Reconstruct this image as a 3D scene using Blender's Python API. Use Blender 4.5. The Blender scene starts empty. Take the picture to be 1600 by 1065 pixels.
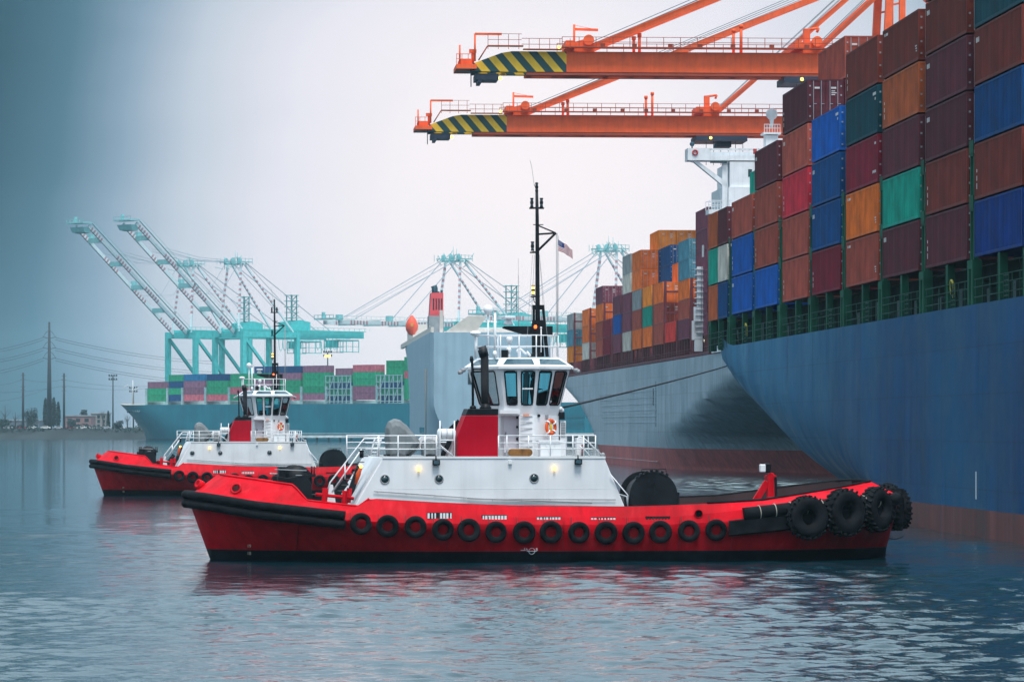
import bpy, bmesh, math, random
from mathutils import Vector, Matrix
R = math.radians
rnd = random.Random(7)
sc = bpy.context.scene
col = sc.collection
# ------------------------------------------------------------------ camera
F, HZ, CH = 6000.0, 665.0, 5.6          # focal length in pixels of the 1600 px photo, horizon row, eye height
cam = bpy.data.cameras.new('camera'); co = bpy.data.objects.new('camera', cam); col.objects.link(co)
co.location = (0, 0, CH); co.rotation_euler = (R(90), 0, 0)
cam.sensor_width = 36; cam.lens = 36*F/1600; cam.shift_y = (HZ-532.5)/1600
cam.clip_start = 1; cam.clip_end = 9000
sc.camera = co
# ------------------------------------------------------------------ light
w = bpy.data.worlds.new('World'); sc.world = w; w.use_nodes = True
nt = w.node_tree; nt.nodes.clear()
SUN_EL, SUN_ROT = R(66), R(170)
def nn(tree, t, **k):
    n = tree.nodes.new(t)
    for a, b in k.items(): setattr(n, a, b)
    return n
out = nn(nt, 'ShaderNodeOutputWorld')
sky = nn(nt, 'ShaderNodeTexSky', sky_type='NISHITA'); sky.sun_disc = False
sky.sun_elevation = SUN_EL; sky.sun_rotation = SUN_ROT; sky.dust_density = 4; sky.air_density = 1.5
b1 = nn(nt, 'ShaderNodeBackground'); b1.inputs['Strength'].default_value = .05
nt.links.new(sky.outputs[0], b1.inputs['Color'])
# overcast layer: bright lobe ahead, added dark ring as lens vignette, lighter fill elsewhere
tc = nn(nt, 'ShaderNodeTexCoord')
def wm(op, a, b=None, c=None):
    n = nn(nt, 'ShaderNodeMath', operation=op)
    for i, v in enumerate((a, b, c)):
        if v is None: continue
        if isinstance(v, (int, float)): n.inputs[i].default_value = v
        else: nt.links.new(v, n.inputs[i])
    return n.outputs[0]
sxyz = nn(nt, 'ShaderNodeSeparateXYZ'); nt.links.new(tc.outputs['Generated'], sxyz.inputs[0])
az = wm('ARCTAN2', sxyz.outputs[0], sxyz.outputs[1]); elv = wm('ARCSINE', sxyz.outputs[2])
da = wm('SUBTRACT', az, R(.4)); da = wm('MULTIPLY', da, wm('ADD', .95, wm('MULTIPLY', wm('LESS_THAN', da, 0), .10)))
de = wm('SUBTRACT', elv, R(2.5)); de = wm('MULTIPLY', de, wm('ADD', .85, wm('MULTIPLY', wm('LESS_THAN', de, 0), -.3)))
qd = wm('SQRT', wm('ADD', wm('MULTIPLY', da, da), wm('MULTIPLY', de, de)))
mpn = nn(nt, 'ShaderNodeMapping'); mpn.inputs['Scale'].default_value = (9, 9, 22)
nt.links.new(tc.outputs['Generated'], mpn.inputs['Vector'])
nz = nn(nt, 'ShaderNodeTexNoise'); nz.inputs['Scale'].default_value = 1.0; nz.inputs['Detail'].default_value = 3
nt.links.new(mpn.outputs[0], nz.inputs['Vector'])
qn = wm('ADD', wm('MULTIPLY', qd, 1/R(60)), wm('MULTIPLY', nz.outputs['Fac'], .022))
cr = nn(nt, 'ShaderNodeValToRGB'); nt.links.new(qn, cr.inputs[0])
E = cr.color_ramp.elements
stops = [(0.0, (.87, .79, .80)), (.050, (.82, .755, .78)), (.082, (.68, .665, .73)), (.108, (.46, .51, .59)), (.124, (.21, .30, .40)), (.140, (.055, .14, .205)), (.158, (.012, .065, .10)), (.22, (.008, .05, .08)),
         (.55, (.12, .19, .25)), (1.0, (.38, .46, .54))]
while len(E) < len(stops): E.new(.5)
for e, (p, c) in zip(E, stops): e.position = p; e.color = (*c, 1)
up = nn(nt, 'ShaderNodeValToRGB'); nt.links.new(wm('DIVIDE', elv, R(90)), up.inputs[0])
E = up.color_ramp.elements
stops = [(.075, (0, 0, 0)), (.13, (.52, .70, .84)), (.27, (.74, .95, 1.1)), (1.0, (1.0, 1.16, 1.32))]
while len(E) < len(stops): E.new(.5)
for e, (p, c) in zip(E, stops): e.position = p; e.color = (*c, 1)
mxr = nn(nt, 'ShaderNodeMix', data_type='RGBA', blend_type='LIGHTEN'); mxr.inputs[0].default_value = 1
# unseen high sky on the left dimmed, added to cut light on ship sides
fx = nn(nt, 'ShaderNodeMapRange'); nt.links.new(sxyz.outputs[0], fx.inputs[0])
for i_, v_ in ((1, -.75), (2, .05), (3, .85), (4, 1.0)): fx.inputs[i_].default_value = v_
ups = nn(nt, 'ShaderNodeVectorMath', operation='SCALE'); nt.links.new(up.outputs[0], ups.inputs[0]); nt.links.new(fx.outputs[0], ups.inputs['Scale'])
nt.links.new(cr.outputs[0], mxr.inputs[6]); nt.links.new(ups.outputs[0], mxr.inputs[7])
b2 = nn(nt, 'ShaderNodeBackground'); b2.inputs['Strength'].default_value = 1.12
nt.links.new(mxr.outputs[2], b2.inputs['Color'])
sh = nn(nt, 'ShaderNodeMixShader'); sh.inputs[0].default_value = .88; nt.links.new(b1.outputs[0], sh.inputs[1]); nt.links.new(b2.outputs[0], sh.inputs[2])
nt.links.new(sh.outputs[0], out.inputs['Surface'])
sl = bpy.data.lights.new('sun', 'SUN'); sl.energy = 2.6; sl.angle = R(18); sl.color = (1, .96, .9)
so = bpy.data.objects.new('sun', sl); col.objects.link(so)
sd = Vector((math.sin(SUN_ROT)*math.cos(SUN_EL), math.cos(SUN_ROT)*math.cos(SUN_EL), math.sin(SUN_EL)))
so.rotation_euler = sd.to_track_quat('Z', 'Y').to_euler(); so.location = (0, 0, 200)
sc.view_settings.view_transform = 'Standard'; sc.view_settings.look = 'None'
sc.view_settings.exposure = .28; sc.view_settings.gamma = 1; sc.view_settings.use_curve_mapping = False
sc.render.engine = 'CYCLES'
sc.cycles.max_bounces = 8; sc.cycles.volume_bounces = 1; sc.cycles.transparent_max_bounces = 24
sc.cycles.caustics_reflective = False; sc.cycles.caustics_refractive = False

# ------------------------------------------------------------------ materials
MATS = {}
def mat(name, c, rough=.5, var=.12, streak=0.0, rust=0.0, metal=0.0, scale=1.0, bump=0.0, spec=.4, alt=None, altamt=0.0, rnd_obj=0.0):
    """procedural paint: mottled base colour, vertical run-off streaks, rust, slight bump"""
    if name in MATS: return MATS[name]
    m = bpy.data.materials.new(name); m.use_nodes = True; t = m.node_tree; b = t.nodes['Principled BSDF']
    tc = nn(t, 'ShaderNodeTexCoord'); n1 = nn(t, 'ShaderNodeTexNoise'); n1.inputs['Scale'].default_value = .7*scale; n1.inputs['Detail'].default_value = 6
    t.links.new(tc.outputs['Object'], n1.inputs['Vector'])
    def mix(fac, a, bcol):
        x = nn(t, 'ShaderNodeMix', data_type='RGBA')
        if hasattr(fac, 'links') or hasattr(fac, 'is_output'): t.links.new(fac, x.inputs[0])
        else: x.inputs[0].default_value = fac
        for s, v in ((6, a), (7, bcol)):
            if isinstance(v, tuple): x.inputs[s].default_value = (*v, 1)
            else: t.links.new(v, x.inputs[s])
        return x.outputs[2]
    def rng(o, a, bb, lo=0.0, hi=1.0):
        x = nn(t, 'ShaderNodeMapRange'); x.inputs[1].default_value = a; x.inputs[2].default_value = bb
        x.inputs[3].default_value = lo; x.inputs[4].default_value = hi; t.links.new(o, x.inputs[0]); return x.outputs[0]
    dark = tuple(v*(1-var*2.2) for v in c); lite = tuple(min(1, v*(1+var*1.2)+var*.02) for v in c)
    cc = mix(rng(n1.outputs['Fac'], .3, .7), dark, lite)
    mm = nn(t, 'ShaderNodeMapping'); mm.inputs['Scale'].default_value = (1.3*scale, 1.3*scale, .07*scale)
    t.links.new(tc.outputs['Object'], mm.inputs['Vector'])
    n2 = nn(t, 'ShaderNodeTexNoise'); n2.inputs['Scale'].default_value = 2.2; n2.inputs['Detail'].default_value = 5
    t.links.new(mm.outputs[0], n2.inputs['Vector'])
    if alt:
        n4 = nn(t, 'ShaderNodeTexNoise'); n4.inputs['Scale'].default_value = .09*scale; n4.inputs['Detail'].default_value = 5
        t.links.new(tc.outputs['Object'], n4.inputs['Vector'])
        mu = nn(t, 'ShaderNodeMath', operation='MULTIPLY'); t.links.new(rng(n4.outputs['Fac'], .38, .68), mu.inputs[0])
        t.links.new(rng(n2.outputs['Fac'], .3, .75, .5, 1.6), mu.inputs[1])
        m3 = nn(t, 'ShaderNodeMath', operation='MULTIPLY'); m3.use_clamp = True; t.links.new(mu.outputs[0], m3.inputs[0]); m3.inputs[1].default_value = altamt
        cc = mix(m3.outputs[0], cc, alt)
    if streak:
        cc = mix(rng(n2.outputs['Fac'], .5, .78, 0, streak), cc, tuple(v*.35 for v in c))
        cc = mix(rng(n2.outputs['Fac'], .46, .24, 0, streak*.6), cc, tuple(min(1, v*1.4+.05) for v in c))
    if rust:
        n3 = nn(t, 'ShaderNodeTexNoise'); n3.inputs['Scale'].default_value = 1.1*scale; n3.inputs['Detail'].default_value = 8; n3.inputs['Roughness'].default_value = .7
        t.links.new(mm.outputs[0], n3.inputs['Vector'])
        cc = mix(rng(n3.outputs['Fac'], .6, .72, 0, rust), cc, (.16, .06, .025))
    if rnd_obj:
        oi = nn(t, 'ShaderNodeObjectInfo'); hs = nn(t, 'ShaderNodeHueSaturation')
        t.links.new(rng(oi.outputs['Random'], 0, 1, 1-rnd_obj, 1+rnd_obj), hs.inputs['Value']); t.links.new(cc, hs.inputs['Color']); cc = hs.outputs[0]
    t.links.new(cc, b.inputs['Base Color'])
    t.links.new(rng(n1.outputs['Fac'], .3, .7, max(.02, rough-.1), min(1, rough+.12)), b.inputs['Roughness'])
    b.inputs['Metallic'].default_value = metal; b.inputs['Specular IOR Level'].default_value = spec
    if bump:
        bp = nn(t, 'ShaderNodeBump'); bp.inputs['Strength'].default_value = .6; bp.inputs['Distance'].default_value = bump
        t.links.new(n1.outputs['Fac'], bp.inputs['Height']); t.links.new(bp.outputs[0], b.inputs['Normal'])
    MATS[name] = m; return m
def emit(name, c, s):
    if name in MATS: return MATS[name]
    m = bpy.data.materials.new(name); m.use_nodes = True; b = m.node_tree.nodes['Principled BSDF']
    b.inputs['Base Color'].default_value = (*c, 1); b.inputs['Emission Color'].default_value = (*c, 1); b.inputs['Emission Strength'].default_value = s
    MATS[name] = m; return m
def glass(name, tint, gloss=.12):
    m = bpy.data.materials.new(name); m.use_nodes = True; t = m.node_tree; t.nodes.clear()
    o = nn(t, 'ShaderNodeOutputMaterial'); a = nn(t, 'ShaderNodeBsdfTransparent'); g = nn(t, 'ShaderNodeBsdfGlossy'); x = nn(t, 'ShaderNodeMixShader'); fr = nn(t, 'ShaderNodeFresnel')
    a.inputs[0].default_value = (*tint, 1); g.inputs['Roughness'].default_value = .02; fr.inputs[0].default_value = 1.5
    t.links.new(fr.outputs[0], x.inputs[0]); t.links.new(a.outputs[0], x.inputs[1]); t.links.new(g.outputs[0], x.inputs[2]); t.links.new(x.outputs[0], o.inputs[0])
    return m
RED = mat('tug_red_paint', (.60, .001, .012), .55, .13, .42, .10, spec=.08, bump=.006)
REDD = mat('funnel_red_paint', (.42, .001, .016), .5, .07, .12, spec=.08)
BOOT = mat('tug_black_bottom_paint', (.005, .009, .014), .5, .25, .3, spec=.2)
WHITE = mat('white_superstructure_paint', (.78, .79, .82), .4, .04, .16, .05, bump=.006)
WHITE2 = mat('white_railing_paint', (.80, .81, .83), .35, .03)
RUB = mat('black_rubber', (.004, .006, .009), .75, .3, scale=4, bump=.01, spec=.1)
BLK = mat('black_mast_paint', (.005, .008, .012), .5, .2, spec=.2)
DECK = mat('dark_grey_deck_paint', (.05, .05, .055), .7, .2)
PIPE = mat('sooty_exhaust_steel', (.020, .018, .022), .55, .3, .3)
GLS = glass('tinted_window_glass', (.50, .84, .88))
SKYL = mat('dark_skylight_glass', (.03, .09, .12), .12, .1, spec=.8)
PORT = mat('dark_porthole_glass', (.01, .035, .045), .1, .1, spec=.8)
TARP = mat('grey_tarpaulin', (.17, .19, .20), .7, .12, .25, scale=3, bump=.05)
WOOD = mat('varnished_wood', (.30, .13, .03), .4, .25, .3, scale=5)
ORNG = mat('life_ring_orange', (.75, .09, .01), .5, .1)
YEL = mat('yellow_paint', (.75, .50, .03), .5, .1)
GREYM = mat('grey_metal', (.30, .31, .33), .45, .1)
LAMPY = emit('yellow_lit_lamp', (1.0, .60, .10), 3.5)
LAMPR = emit('red_lit_lamp', (1.0, .12, .02), 3)
LAMPW = emit('white_lit_lamp', (1.0, .93, .75), 7)

# ------------------------------------------------------------------ mesh helper
class MB:
    def __init__(s): s.v = []; s.f = []; s.m = []; s.s = []
    def add(s, vs, fs, mi=0, sm=False):
        n = len(s.v); s.v += [tuple(v) for v in vs]
        for f in fs: s.f.append(tuple(i+n for i in f)); s.m.append(mi); s.s.append(sm)
        return s
    def box(s, x0, x1, y0, y1, z0, z1, mi=0):
        return s.hexa([(x0,y0,z0),(x1,y0,z0),(x1,y1,z0),(x0,y1,z0),(x0,y0,z1),(x1,y0,z1),(x1,y1,z1),(x0,y1,z1)], mi)
    def hexa(s, p, mi=0):
        return s.add(p, [(0,3,2,1),(4,5,6,7),(0,1,5,4),(1,2,6,5),(2,3,7,6),(3,0,4,7)], mi)
    def tube(s, pts, r, n=6, mi=0, cap=True, sm=True):
        pts = [Vector(p) for p in pts]; k = len(pts); rs = r if isinstance(r, (list, tuple)) else [r]*k
        vs = []; prev = None
        for i, p in enumerate(pts):
            d = (pts[min(i+1, k-1)]-pts[max(i-1, 0)]).normalized()
            if prev is None:
                a = Vector((0, 0, 1)) if abs(d.z) < .9 else Vector((1, 0, 0)); u = d.cross(a).normalized()
            else:
                u = prev-d*prev.dot(d); u.normalize()
            prev = u; q = d.cross(u)
            for j in range(n):
                a = 2*math.pi*(j+.5)/n; vs.append(p+(u*math.cos(a)+q*math.sin(a))*rs[i])
        fs = [(i*n+j, i*n+(j+1) % n, (i+1)*n+(j+1) % n, (i+1)*n+j) for i in range(k-1) for j in range(n)]
        s.add(vs, fs, mi, sm and n > 4)
        if cap: s.add(vs[:n], [tuple(range(n))[::-1]], mi); s.add(vs[-n:], [tuple(range(n))], mi)
        return s
    def beam(s, a, b, w, h=None, mi=0):
        """square-section bar, w across horizontally, h vertically"""
        a = Vector(a); b = Vector(b); h = h or w; d = (b-a).normalized()
        u = d.cross(Vector((0, 0, 1)))
        u = Vector((1, 0, 0)) if u.length < 1e-3 else u.normalized()
        v = u.cross(d).normalized(); u = u*w/2; v = v*h/2
        return s.hexa([a-u-v, a+u-v, b+u-v, b-u-v, a-u+v, a+u+v, b+u+v, b-u+v], mi)
    def prism(s, poly, c0, c1, ax='y', mi=0):
        """poly in the plane across ax, extruded from c0 to c1"""
        n = len(poly)
        def P(a, b, c): return {'y': (a, c, b), 'z': (a, b, c), 'x': (c, a, b)}[ax]
        vs = [P(a, b, c0) for a, b in poly]+[P(a, b, c1) for a, b in poly]
        return s.add(vs, [tuple(range(n)), tuple(range(2*n-1, n-1, -1))]+[(i, i+n, (i+1) % n+n, (i+1) % n) for i in range(n)], mi)
    def lathe(s, prof, o, ax=(0, 0, 1), n=20, mi=0, sm=True):
        o = Vector(o); d = Vector(ax).normalized(); a = Vector((0, 0, 1)) if abs(d.z) < .9 else Vector((1, 0, 0)); u = d.cross(a).normalized(); q = d.cross(u)
        vs = []
        for r, h in prof:
            for j in range(n):
                t = 2*math.pi*j/n; vs.append(o+d*h+(u*math.cos(t)+q*math.sin(t))*r)
        k = len(prof)
        fs = [(i*n+j, i*n+(j+1) % n, (i+1)*n+(j+1) % n, (i+1)*n+j) for i in range(k-1) for j in range(n)]
        s.add(vs, fs, mi, sm)
        if prof[0][0] > 1e-4: s.add(vs[:n], [tuple(range(n))[::-1]], mi)
        if prof[-1][0] > 1e-4: s.add(vs[-n:], [tuple(range(n))], mi)
        return s
    def ball(s, c, r, n=12, mi=0, sc3=(1, 1, 1)):
        c = Vector(c); k = max(4, n//2); vs = []; 
        for i in range(k+1):
            ph = math.pi*i/k
            for j in range(n):
                t = 2*math.pi*j/n; vs.append(c+Vector((math.sin(ph)*math.cos(t)*sc3[0], math.sin(ph)*math.sin(t)*sc3[1], math.cos(ph)*sc3[2]))*r)
        return s.add(vs, [(i*n+j, i*n+(j+1) % n, (i+1)*n+(j+1) % n, (i+1)*n+j) for i in range(k) for j in range(n)], mi, True)
    def torus(s, c, RR, r, ax=(0, 1, 0), n=20, m=8, mi=0, rz=None, arc=(0, 1)):
        c = Vector(c); d = Vector(ax).normalized(); a = Vector((0, 0, 1)) if abs(d.z) < .9 else Vector((1, 0, 0)); u = d.cross(a).normalized(); q = d.cross(u)
        rz = rz or r; vs = []
        for i in range(n):
            t = 2*math.pi*i/n; e = u*math.cos(t)+q*math.sin(t)
            for j in range(m):
                p = 2*math.pi*j/m; vs.append(c+e*(RR+r*math.cos(p))+d*rz*math.sin(p))
        return s.add(vs, [(i*m+j, i*m+(j+1) % m, ((i+1) % n)*m+(j+1) % m, ((i+1) % n)*m+j) for i in range(n) for j in range(m)], mi, True)
    def build(s, name, mats, parent=None, bevel=0, loc=None, rz=0, fix=True):
        me = bpy.data.meshes.new(name); me.from_pydata(s.v, [], s.f)
        for m in (mats if isinstance(mats, (list, tuple)) else [mats]): me.materials.append(m)
        me.polygons.foreach_set('material_index', s.m); me.polygons.foreach_set('use_smooth', s.s)
        if fix:
            bm = bmesh.new(); bm.from_mesh(me); bmesh.ops.remove_doubles(bm, verts=bm.verts, dist=1e-5)
            bmesh.ops.recalc_face_normals(bm, faces=bm.faces); bm.to_mesh(me); bm.free()
        me.update()
        o = bpy.data.objects.new(name, me); col.objects.link(o)
        if parent is not None: o.parent = parent
        if loc is not None: o.location = loc
        o.rotation_euler.z = rz
        if bevel:
            b = o.modifiers.new('bevel', 'BEVEL'); b.width = bevel; b.segments = 2; b.limit_method = 'ANGLE'
        return o
def tag(o, label=None, cat=None, group=None, kind=None):
    for k, v in (('label', label), ('category', cat), ('group', group), ('kind', kind)):
        if v: o[k] = v
    return o
def empty(name, loc=(0, 0, 0), rz=0, parent=None):
    o = bpy.data.objects.new(name, None); col.objects.link(o); o.location = loc; o.rotation_euler.z = rz
    if parent is not None: o.parent = parent
    return o
KIDS = {}
def children(o): return [c for c in col.objects if c.parent == o]
def copy_tree(o, parent=None):
    c = o.copy(); col.objects.link(c); c.parent = parent
    for ch in children(o): copy_tree(ch, c)
    return c
def rebase(mb, o):
    mb.v = [(x-o[0], y-o[1], z-o[2]) for x, y, z in mb.v]; return mb
def interp(pts, x):
    if x <= pts[0][0]: return pts[0][1]
    for (a, b), (c, d) in zip(pts, pts[1:]):
        if x <= c: return b+(d-b)*(x-a)/(c-a) if c > a else d
    return pts[-1][1]
def text_mesh(name, body, size, mt, parent, loc, rot, depth=.004):
    cu = bpy.data.curves.new(name, 'FONT'); cu.body = body; cu.size = size; cu.extrude = depth; cu.align_x = 'CENTER'; cu.align_y = 'CENTER'
    tmp = bpy.data.objects.new('tmp', cu); col.objects.link(tmp)
    dg = bpy.context.evaluated_depsgraph_get(); me = bpy.data.meshes.new_from_object(tmp.evaluated_get(dg))
    bpy.data.objects.remove(tmp); me.name = name; me.materials.clear(); me.materials.append(mt)
    o = bpy.data.objects.new(name, me); col.objects.link(o); o.parent = parent; o.location = loc; o.rotation_euler = rot
    return o

# ------------------------------------------------------------------ ship frame: lateral a to the right, z away along the quay
PHI = math.atan(.065)
def SW(a, z, h=0): return Vector((a*math.cos(PHI)-z*math.sin(PHI), a*math.sin(PHI)+z*math.cos(PHI), h))

# ------------------------------------------------------------------ water
def make_water():
    m = bpy.data.materials.new('harbour_water'); m.use_nodes = True; t = m.node_tree; b = t.nodes['Principled BSDF']
    b.inputs['Base Color'].default_value = (.003, .030, .044, 1); b.inputs['Roughness'].default_value = .045; b.inputs['IOR'].default_value = 1.33
    tc = nn(t, 'ShaderNodeTexCoord')
    def noise(sx, sy, det, rot=0, rough=.55):
        mm = nn(t, 'ShaderNodeMapping'); mm.inputs['Scale'].default_value = (sx, sy, 1); mm.inputs['Rotation'].default_value = (0, 0, rot)
        t.links.new(tc.outputs['Object'], mm.inputs['Vector'])
        n = nn(t, 'ShaderNodeTexNoise'); n.inputs['Scale'].default_value = 1; n.inputs['Detail'].default_value = det; n.inputs['Roughness'].default_value = rough
        t.links.new(mm.outputs[0], n.inputs['Vector']); return n.outputs['Fac']
    def add(a, wa, bsock):
        x = nn(t, 'ShaderNodeMath', operation='MULTIPLY_ADD'); t.links.new(a, x.inputs[0]); x.inputs[1].default_value = wa
        if bsock is None: x.inputs[2].default_value = 0
        else: t.links.new(bsock, x.inputs[2])
        return x.outputs[0]
    h = add(noise(2.2, 2.6, 3, -.3, .6), .022, None); h = add(noise(6, 7, 2, .4, .6), .006, h)
    bp = nn(t, 'ShaderNodeBump'); bp.inputs['Strength'].default_value = 1; bp.inputs['Distance'].default_value = 1.0
    t.links.new(h, bp.inputs['Height']); t.links.new(bp.outputs[0], b.inputs['Normal'])
    # churned foam where the propeller wash runs between the tug and the ships
    sx = nn(t, 'ShaderNodeSeparateXYZ'); t.links.new(tc.outputs['Object'], sx.inputs[0])
    def gauss(sock, c, wd):
        a = nn(t, 'ShaderNodeMath', operation='SUBTRACT'); t.links.new(sock, a.inputs[0]); a.inputs[1].default_value = c
        d = nn(t, 'ShaderNodeMath', operation='DIVIDE'); t.links.new(a.outputs[0], d.inputs[0]); d.inputs[1].default_value = wd
        p = nn(t, 'ShaderNodeMath', operation='POWER'); t.links.new(d.outputs[0], p.inputs[0]); p.inputs[1].default_value = 2
        q = nn(t, 'ShaderNodeMapRange'); t.links.new(p.outputs[0], q.inputs[0]); q.inputs[1].default_value = 0; q.inputs[2].default_value = 1; q.inputs[3].default_value = 1; q.inputs[4].default_value = 0
        return q.outputs[0]
    mu = nn(t, 'ShaderNodeMath', operation='MULTIPLY'); t.links.new(gauss(sx.outputs[0], 25, 15), mu.inputs[0]); t.links.new(gauss(sx.outputs[1], 360, 75), mu.inputs[1])
    fr = nn(t, 'ShaderNodeMapRange'); t.links.new(noise(.5, .35, 5, .2, .7), fr.inputs[0]); fr.inputs[1].default_value = .50; fr.inputs[2].default_value = .66; fr.inputs[4].default_value = .8
    m2 = nn(t, 'ShaderNodeMath', operation='MULTIPLY'); t.links.new(mu.outputs[0], m2.inputs[0]); t.links.new(fr.outputs[0], m2.inputs[1])
    fo = nn(t, 'ShaderNodeBsdfDiffuse'); fo.inputs[0].default_value = (.55, .72, .76, 1)
    mx = nn(t, 'ShaderNodeMixShader'); t.links.new(m2.outputs[0], mx.inputs[0]); t.links.new(b.outputs[0], mx.inputs[1]); t.links.new(fo.outputs[0], mx.inputs[2])
    t.links.new(mx.outputs[0], t.nodes['Material Output'].inputs['Surface'])
    # one sheet: a finely waved part where single ripples can be seen, flat far water round it
    import numpy as np
    g = np.random.RandomState(4)
    Ys = [62.0]
    while Ys[-1] < 470: Ys.append(Ys[-1]+min(1.5, max(.11, Ys[-1]**2/21500*.38)))
    Ys = np.array(Ys); NX = 440; u = np.linspace(-1, 1, NX)
    Xg = u[None, :]*(.165*Ys+5)[:, None]; Yg = np.repeat(Ys[:, None], NX, 1)
    step = np.maximum(np.gradient(Ys), .12)[:, None]
    Z = np.zeros_like(Xg)
    for i in range(120):
        lam = .36*(4.5/.36)**g.rand(); th = g.normal(-1.25, .75); k = 2*math.pi/lam
        slope = .0165*(1 if lam < 1.2 else (1.2/lam)**.8)
        amp = slope/k; fade = np.clip((lam/step-2.2)/2.0, 0, 1)
        ph = k*(Xg*math.cos(th)+Yg*math.sin(th))+g.rand()*6.28
        Z += amp*fade*(np.sin(ph)+.25*np.sin(2*ph+1.0))
    # gusts: calmer and rougher patches
    P_ = np.zeros_like(Xg)
    for i in range(14):
        lam = 12+50*g.rand(); th = g.rand()*6.28; P_ += np.sin(2*math.pi/lam*(Xg*math.cos(th)*.6+Yg*math.sin(th))+g.rand()*6.28)
    Z *= np.clip(1+.16*P_, .45, 1.6)
    Z *= np.clip((1-np.abs(u))/.06, 0, 1)[None, :]*np.clip((Ys-62)/5, 0, 1)[:, None]*np.clip((470-Ys)/60, 0, 1)[:, None]
    ny = len(Ys); co_ = np.stack([Xg, Yg, Z], -1).reshape(-1, 3)
    X0, X1, Y0, Y1 = -1800, 1800, -100, 4200
    extra = np.array([(X0, Y0, 0), (X1, Y0, 0), (X1, Y1, 0), (X0, Y1, 0)], float); n0 = len(co_)
    idx = (np.arange(ny-1)[:, None]*NX+np.arange(NX-1)[None, :]).reshape(-1)
    q = np.stack([idx, idx+1, idx+NX+1, idx+NX], -1)
    big = [(n0, n0+1, NX-1, 0), (n0+1, n0+2, n0-1, NX-1), (n0+2, n0+3, n0-NX, n0-1), (n0+3, n0, 0, n0-NX)]
    q = np.concatenate([q, np.array(big)])
    me = bpy.data.meshes.new('water'); me.vertices.add(n0+4); me.vertices.foreach_set('co', np.concatenate([co_, extra]).ravel())
    me.loops.add(len(q)*4); me.loops.foreach_set('vertex_index', q.ravel()); me.polygons.add(len(q)); me.polygons.foreach_set('loop_start', np.arange(len(q))*4); me.polygons.foreach_set('loop_total', np.full(len(q), 4))
    sm = np.ones(len(q), bool); sm[-4:] = False; me.polygons.foreach_set('use_smooth', sm)
    me.materials.append(m); me.update(); me.validate()
    o = bpy.data.objects.new('water', me); col.objects.link(o)
    return tag(o, kind='structure')
make_water()
# ------------------------------------------------------------------ tugboat (local frame: x along the hull, y across, z up, origin at the stem on the water)
TH = R(8)
TS = Vector((-12.66, 161.1, 0))
def P(px, py, y=0.0, dx=0, dz=0):
    """point of the tug seen at a photo pixel when it lies y metres across the hull"""
    k = (px-800)/F; c, s = math.cos(TH), math.sin(TH)
    x = (k*(TS.y+y*c)-TS.x+y*s)/(c-k*s); Y = TS.y+x*s+y*c
    return Vector((x+dx, y, CH+(HZ-py)*Y/F+dz))
tug = empty('tugboat', TS, TH)
tag(tug, 'nearer and larger red and white tugboat with black mast in the foreground', 'tugboat', 'red and white tugboats')

def zc(l): return [(P(*p).x, P(*p).z) for p in l]
KN = zc([(296,779,0),(330,784,-2),(400,796,-4.2),(541,812,-5.4),(620,816,-5.5),(800,819,-5.5),(1040,819,-5.5),(1137,814,-5.4),(1235,803,-5.0),(1330,793,-3.2),(1392,786,-.3)])
MID = zc([(303,768,0),(400,783,-4.2),(541,801,-5.4),(620,806,-5.45),(800,808,-5.45),(1040,808,-5.4),(1137,799,-5.4),(1235,783,-5.0),(1330,773,-3.2),(1386,768,-.3)])
TOP = zc([(340,741,0),(400,749.5,-3.2),(459.5,758,-4.3),(461,758,-4.3),(483,782.5,-4.8),(562,791.5,-5.1),(579,778.7,-5.15),(680,784.6,-5.2),(800,789.5,-5.2),(975,791,-5.2),(1047,789,-5.2),(1192,782,-5.0),(1275,768,-3.9),(1351,752,-1.2),(1357,752,0)])
xa = P(294,779,0).x; xb = P(1392,786,0).x
xt0 = P(340,741,0).x; xt1 = P(1357,752,0).x
def bk(x):   # half breadth at the knuckle
    return interp([(xa,0),(xa+.15,.9),(xa+.5,1.7),(xa+1.2,2.7),(2,4.0),(4,4.9),(6.5,5.35),(9,5.5),(22,5.5),(24.5,5.2),(26.5,4.5),(28,3.5),(29,2.4),(xb-.15,1.1),(xb,0)], x)
def bt(x):   # half breadth of the bulwark top
    return interp([(xt0,0),(xt0+.15,.6),(xt0+.6,1.4),(2.2,2.7),(4,4.0),(6,4.8),(9,5.15),(21,5.2),(24,4.4),(26,3.6),(27.5,2.5),(28.2,1.2),(xt1,0)], x)
def bw(x):   # half breadth on the water
    return interp([(0,0),(1,.75),(3,1.9),(6,3.5),(9,4.4),(13,4.9),(20,4.9),(24,4.1),(27,2.6),(28.6,1.0),(29.0,0)], x)
NS = 110
rows = []
for r in range(9):
    row = []
    for i in range(NS+1):
        u = i/NS; u = u+.035*math.sin(2*math.pi*u)*-1
        def at(x0, x1): return x0+(x1-x0)*u
        xw = at(0, 29.0); xk = at(xa, xb); xm = at(P(303,768,0).x, P(1386,768,0).x); xt = at(xt0, xt1)
        W = Vector((xw, bw(xw), 0)); K = Vector((xk, bk(xk), interp(KN, xk)))
        ba = bk(min(max(xk, xa), xb)); Mx = Vector((xm, max(0, ba*.985-.02), interp(MID, xm))); T = Vector((xt, bt(xt), interp(TOP, xt)))
        if r == 0: p = Vector((W.x*.96+.5, W.y*.8, -1.3))
        elif r == 1: p = W.copy(); 
        elif r in (2, 3, 4, 5):
            f = {2: .45/max(K.z, .5), 3: .45, 4: .75, 5: 1}[r]
            p = W.lerp(K, f); p.y = W.y+(K.y-W.y)*(f**.8)
            if r == 2: p.z = .45
        elif r == 6: p = Mx
        elif r == 7: p = Mx.lerp(T, .5); 
        else: p = T
        row.append(p)
    rows.append(row)
mb = MB()
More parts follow.
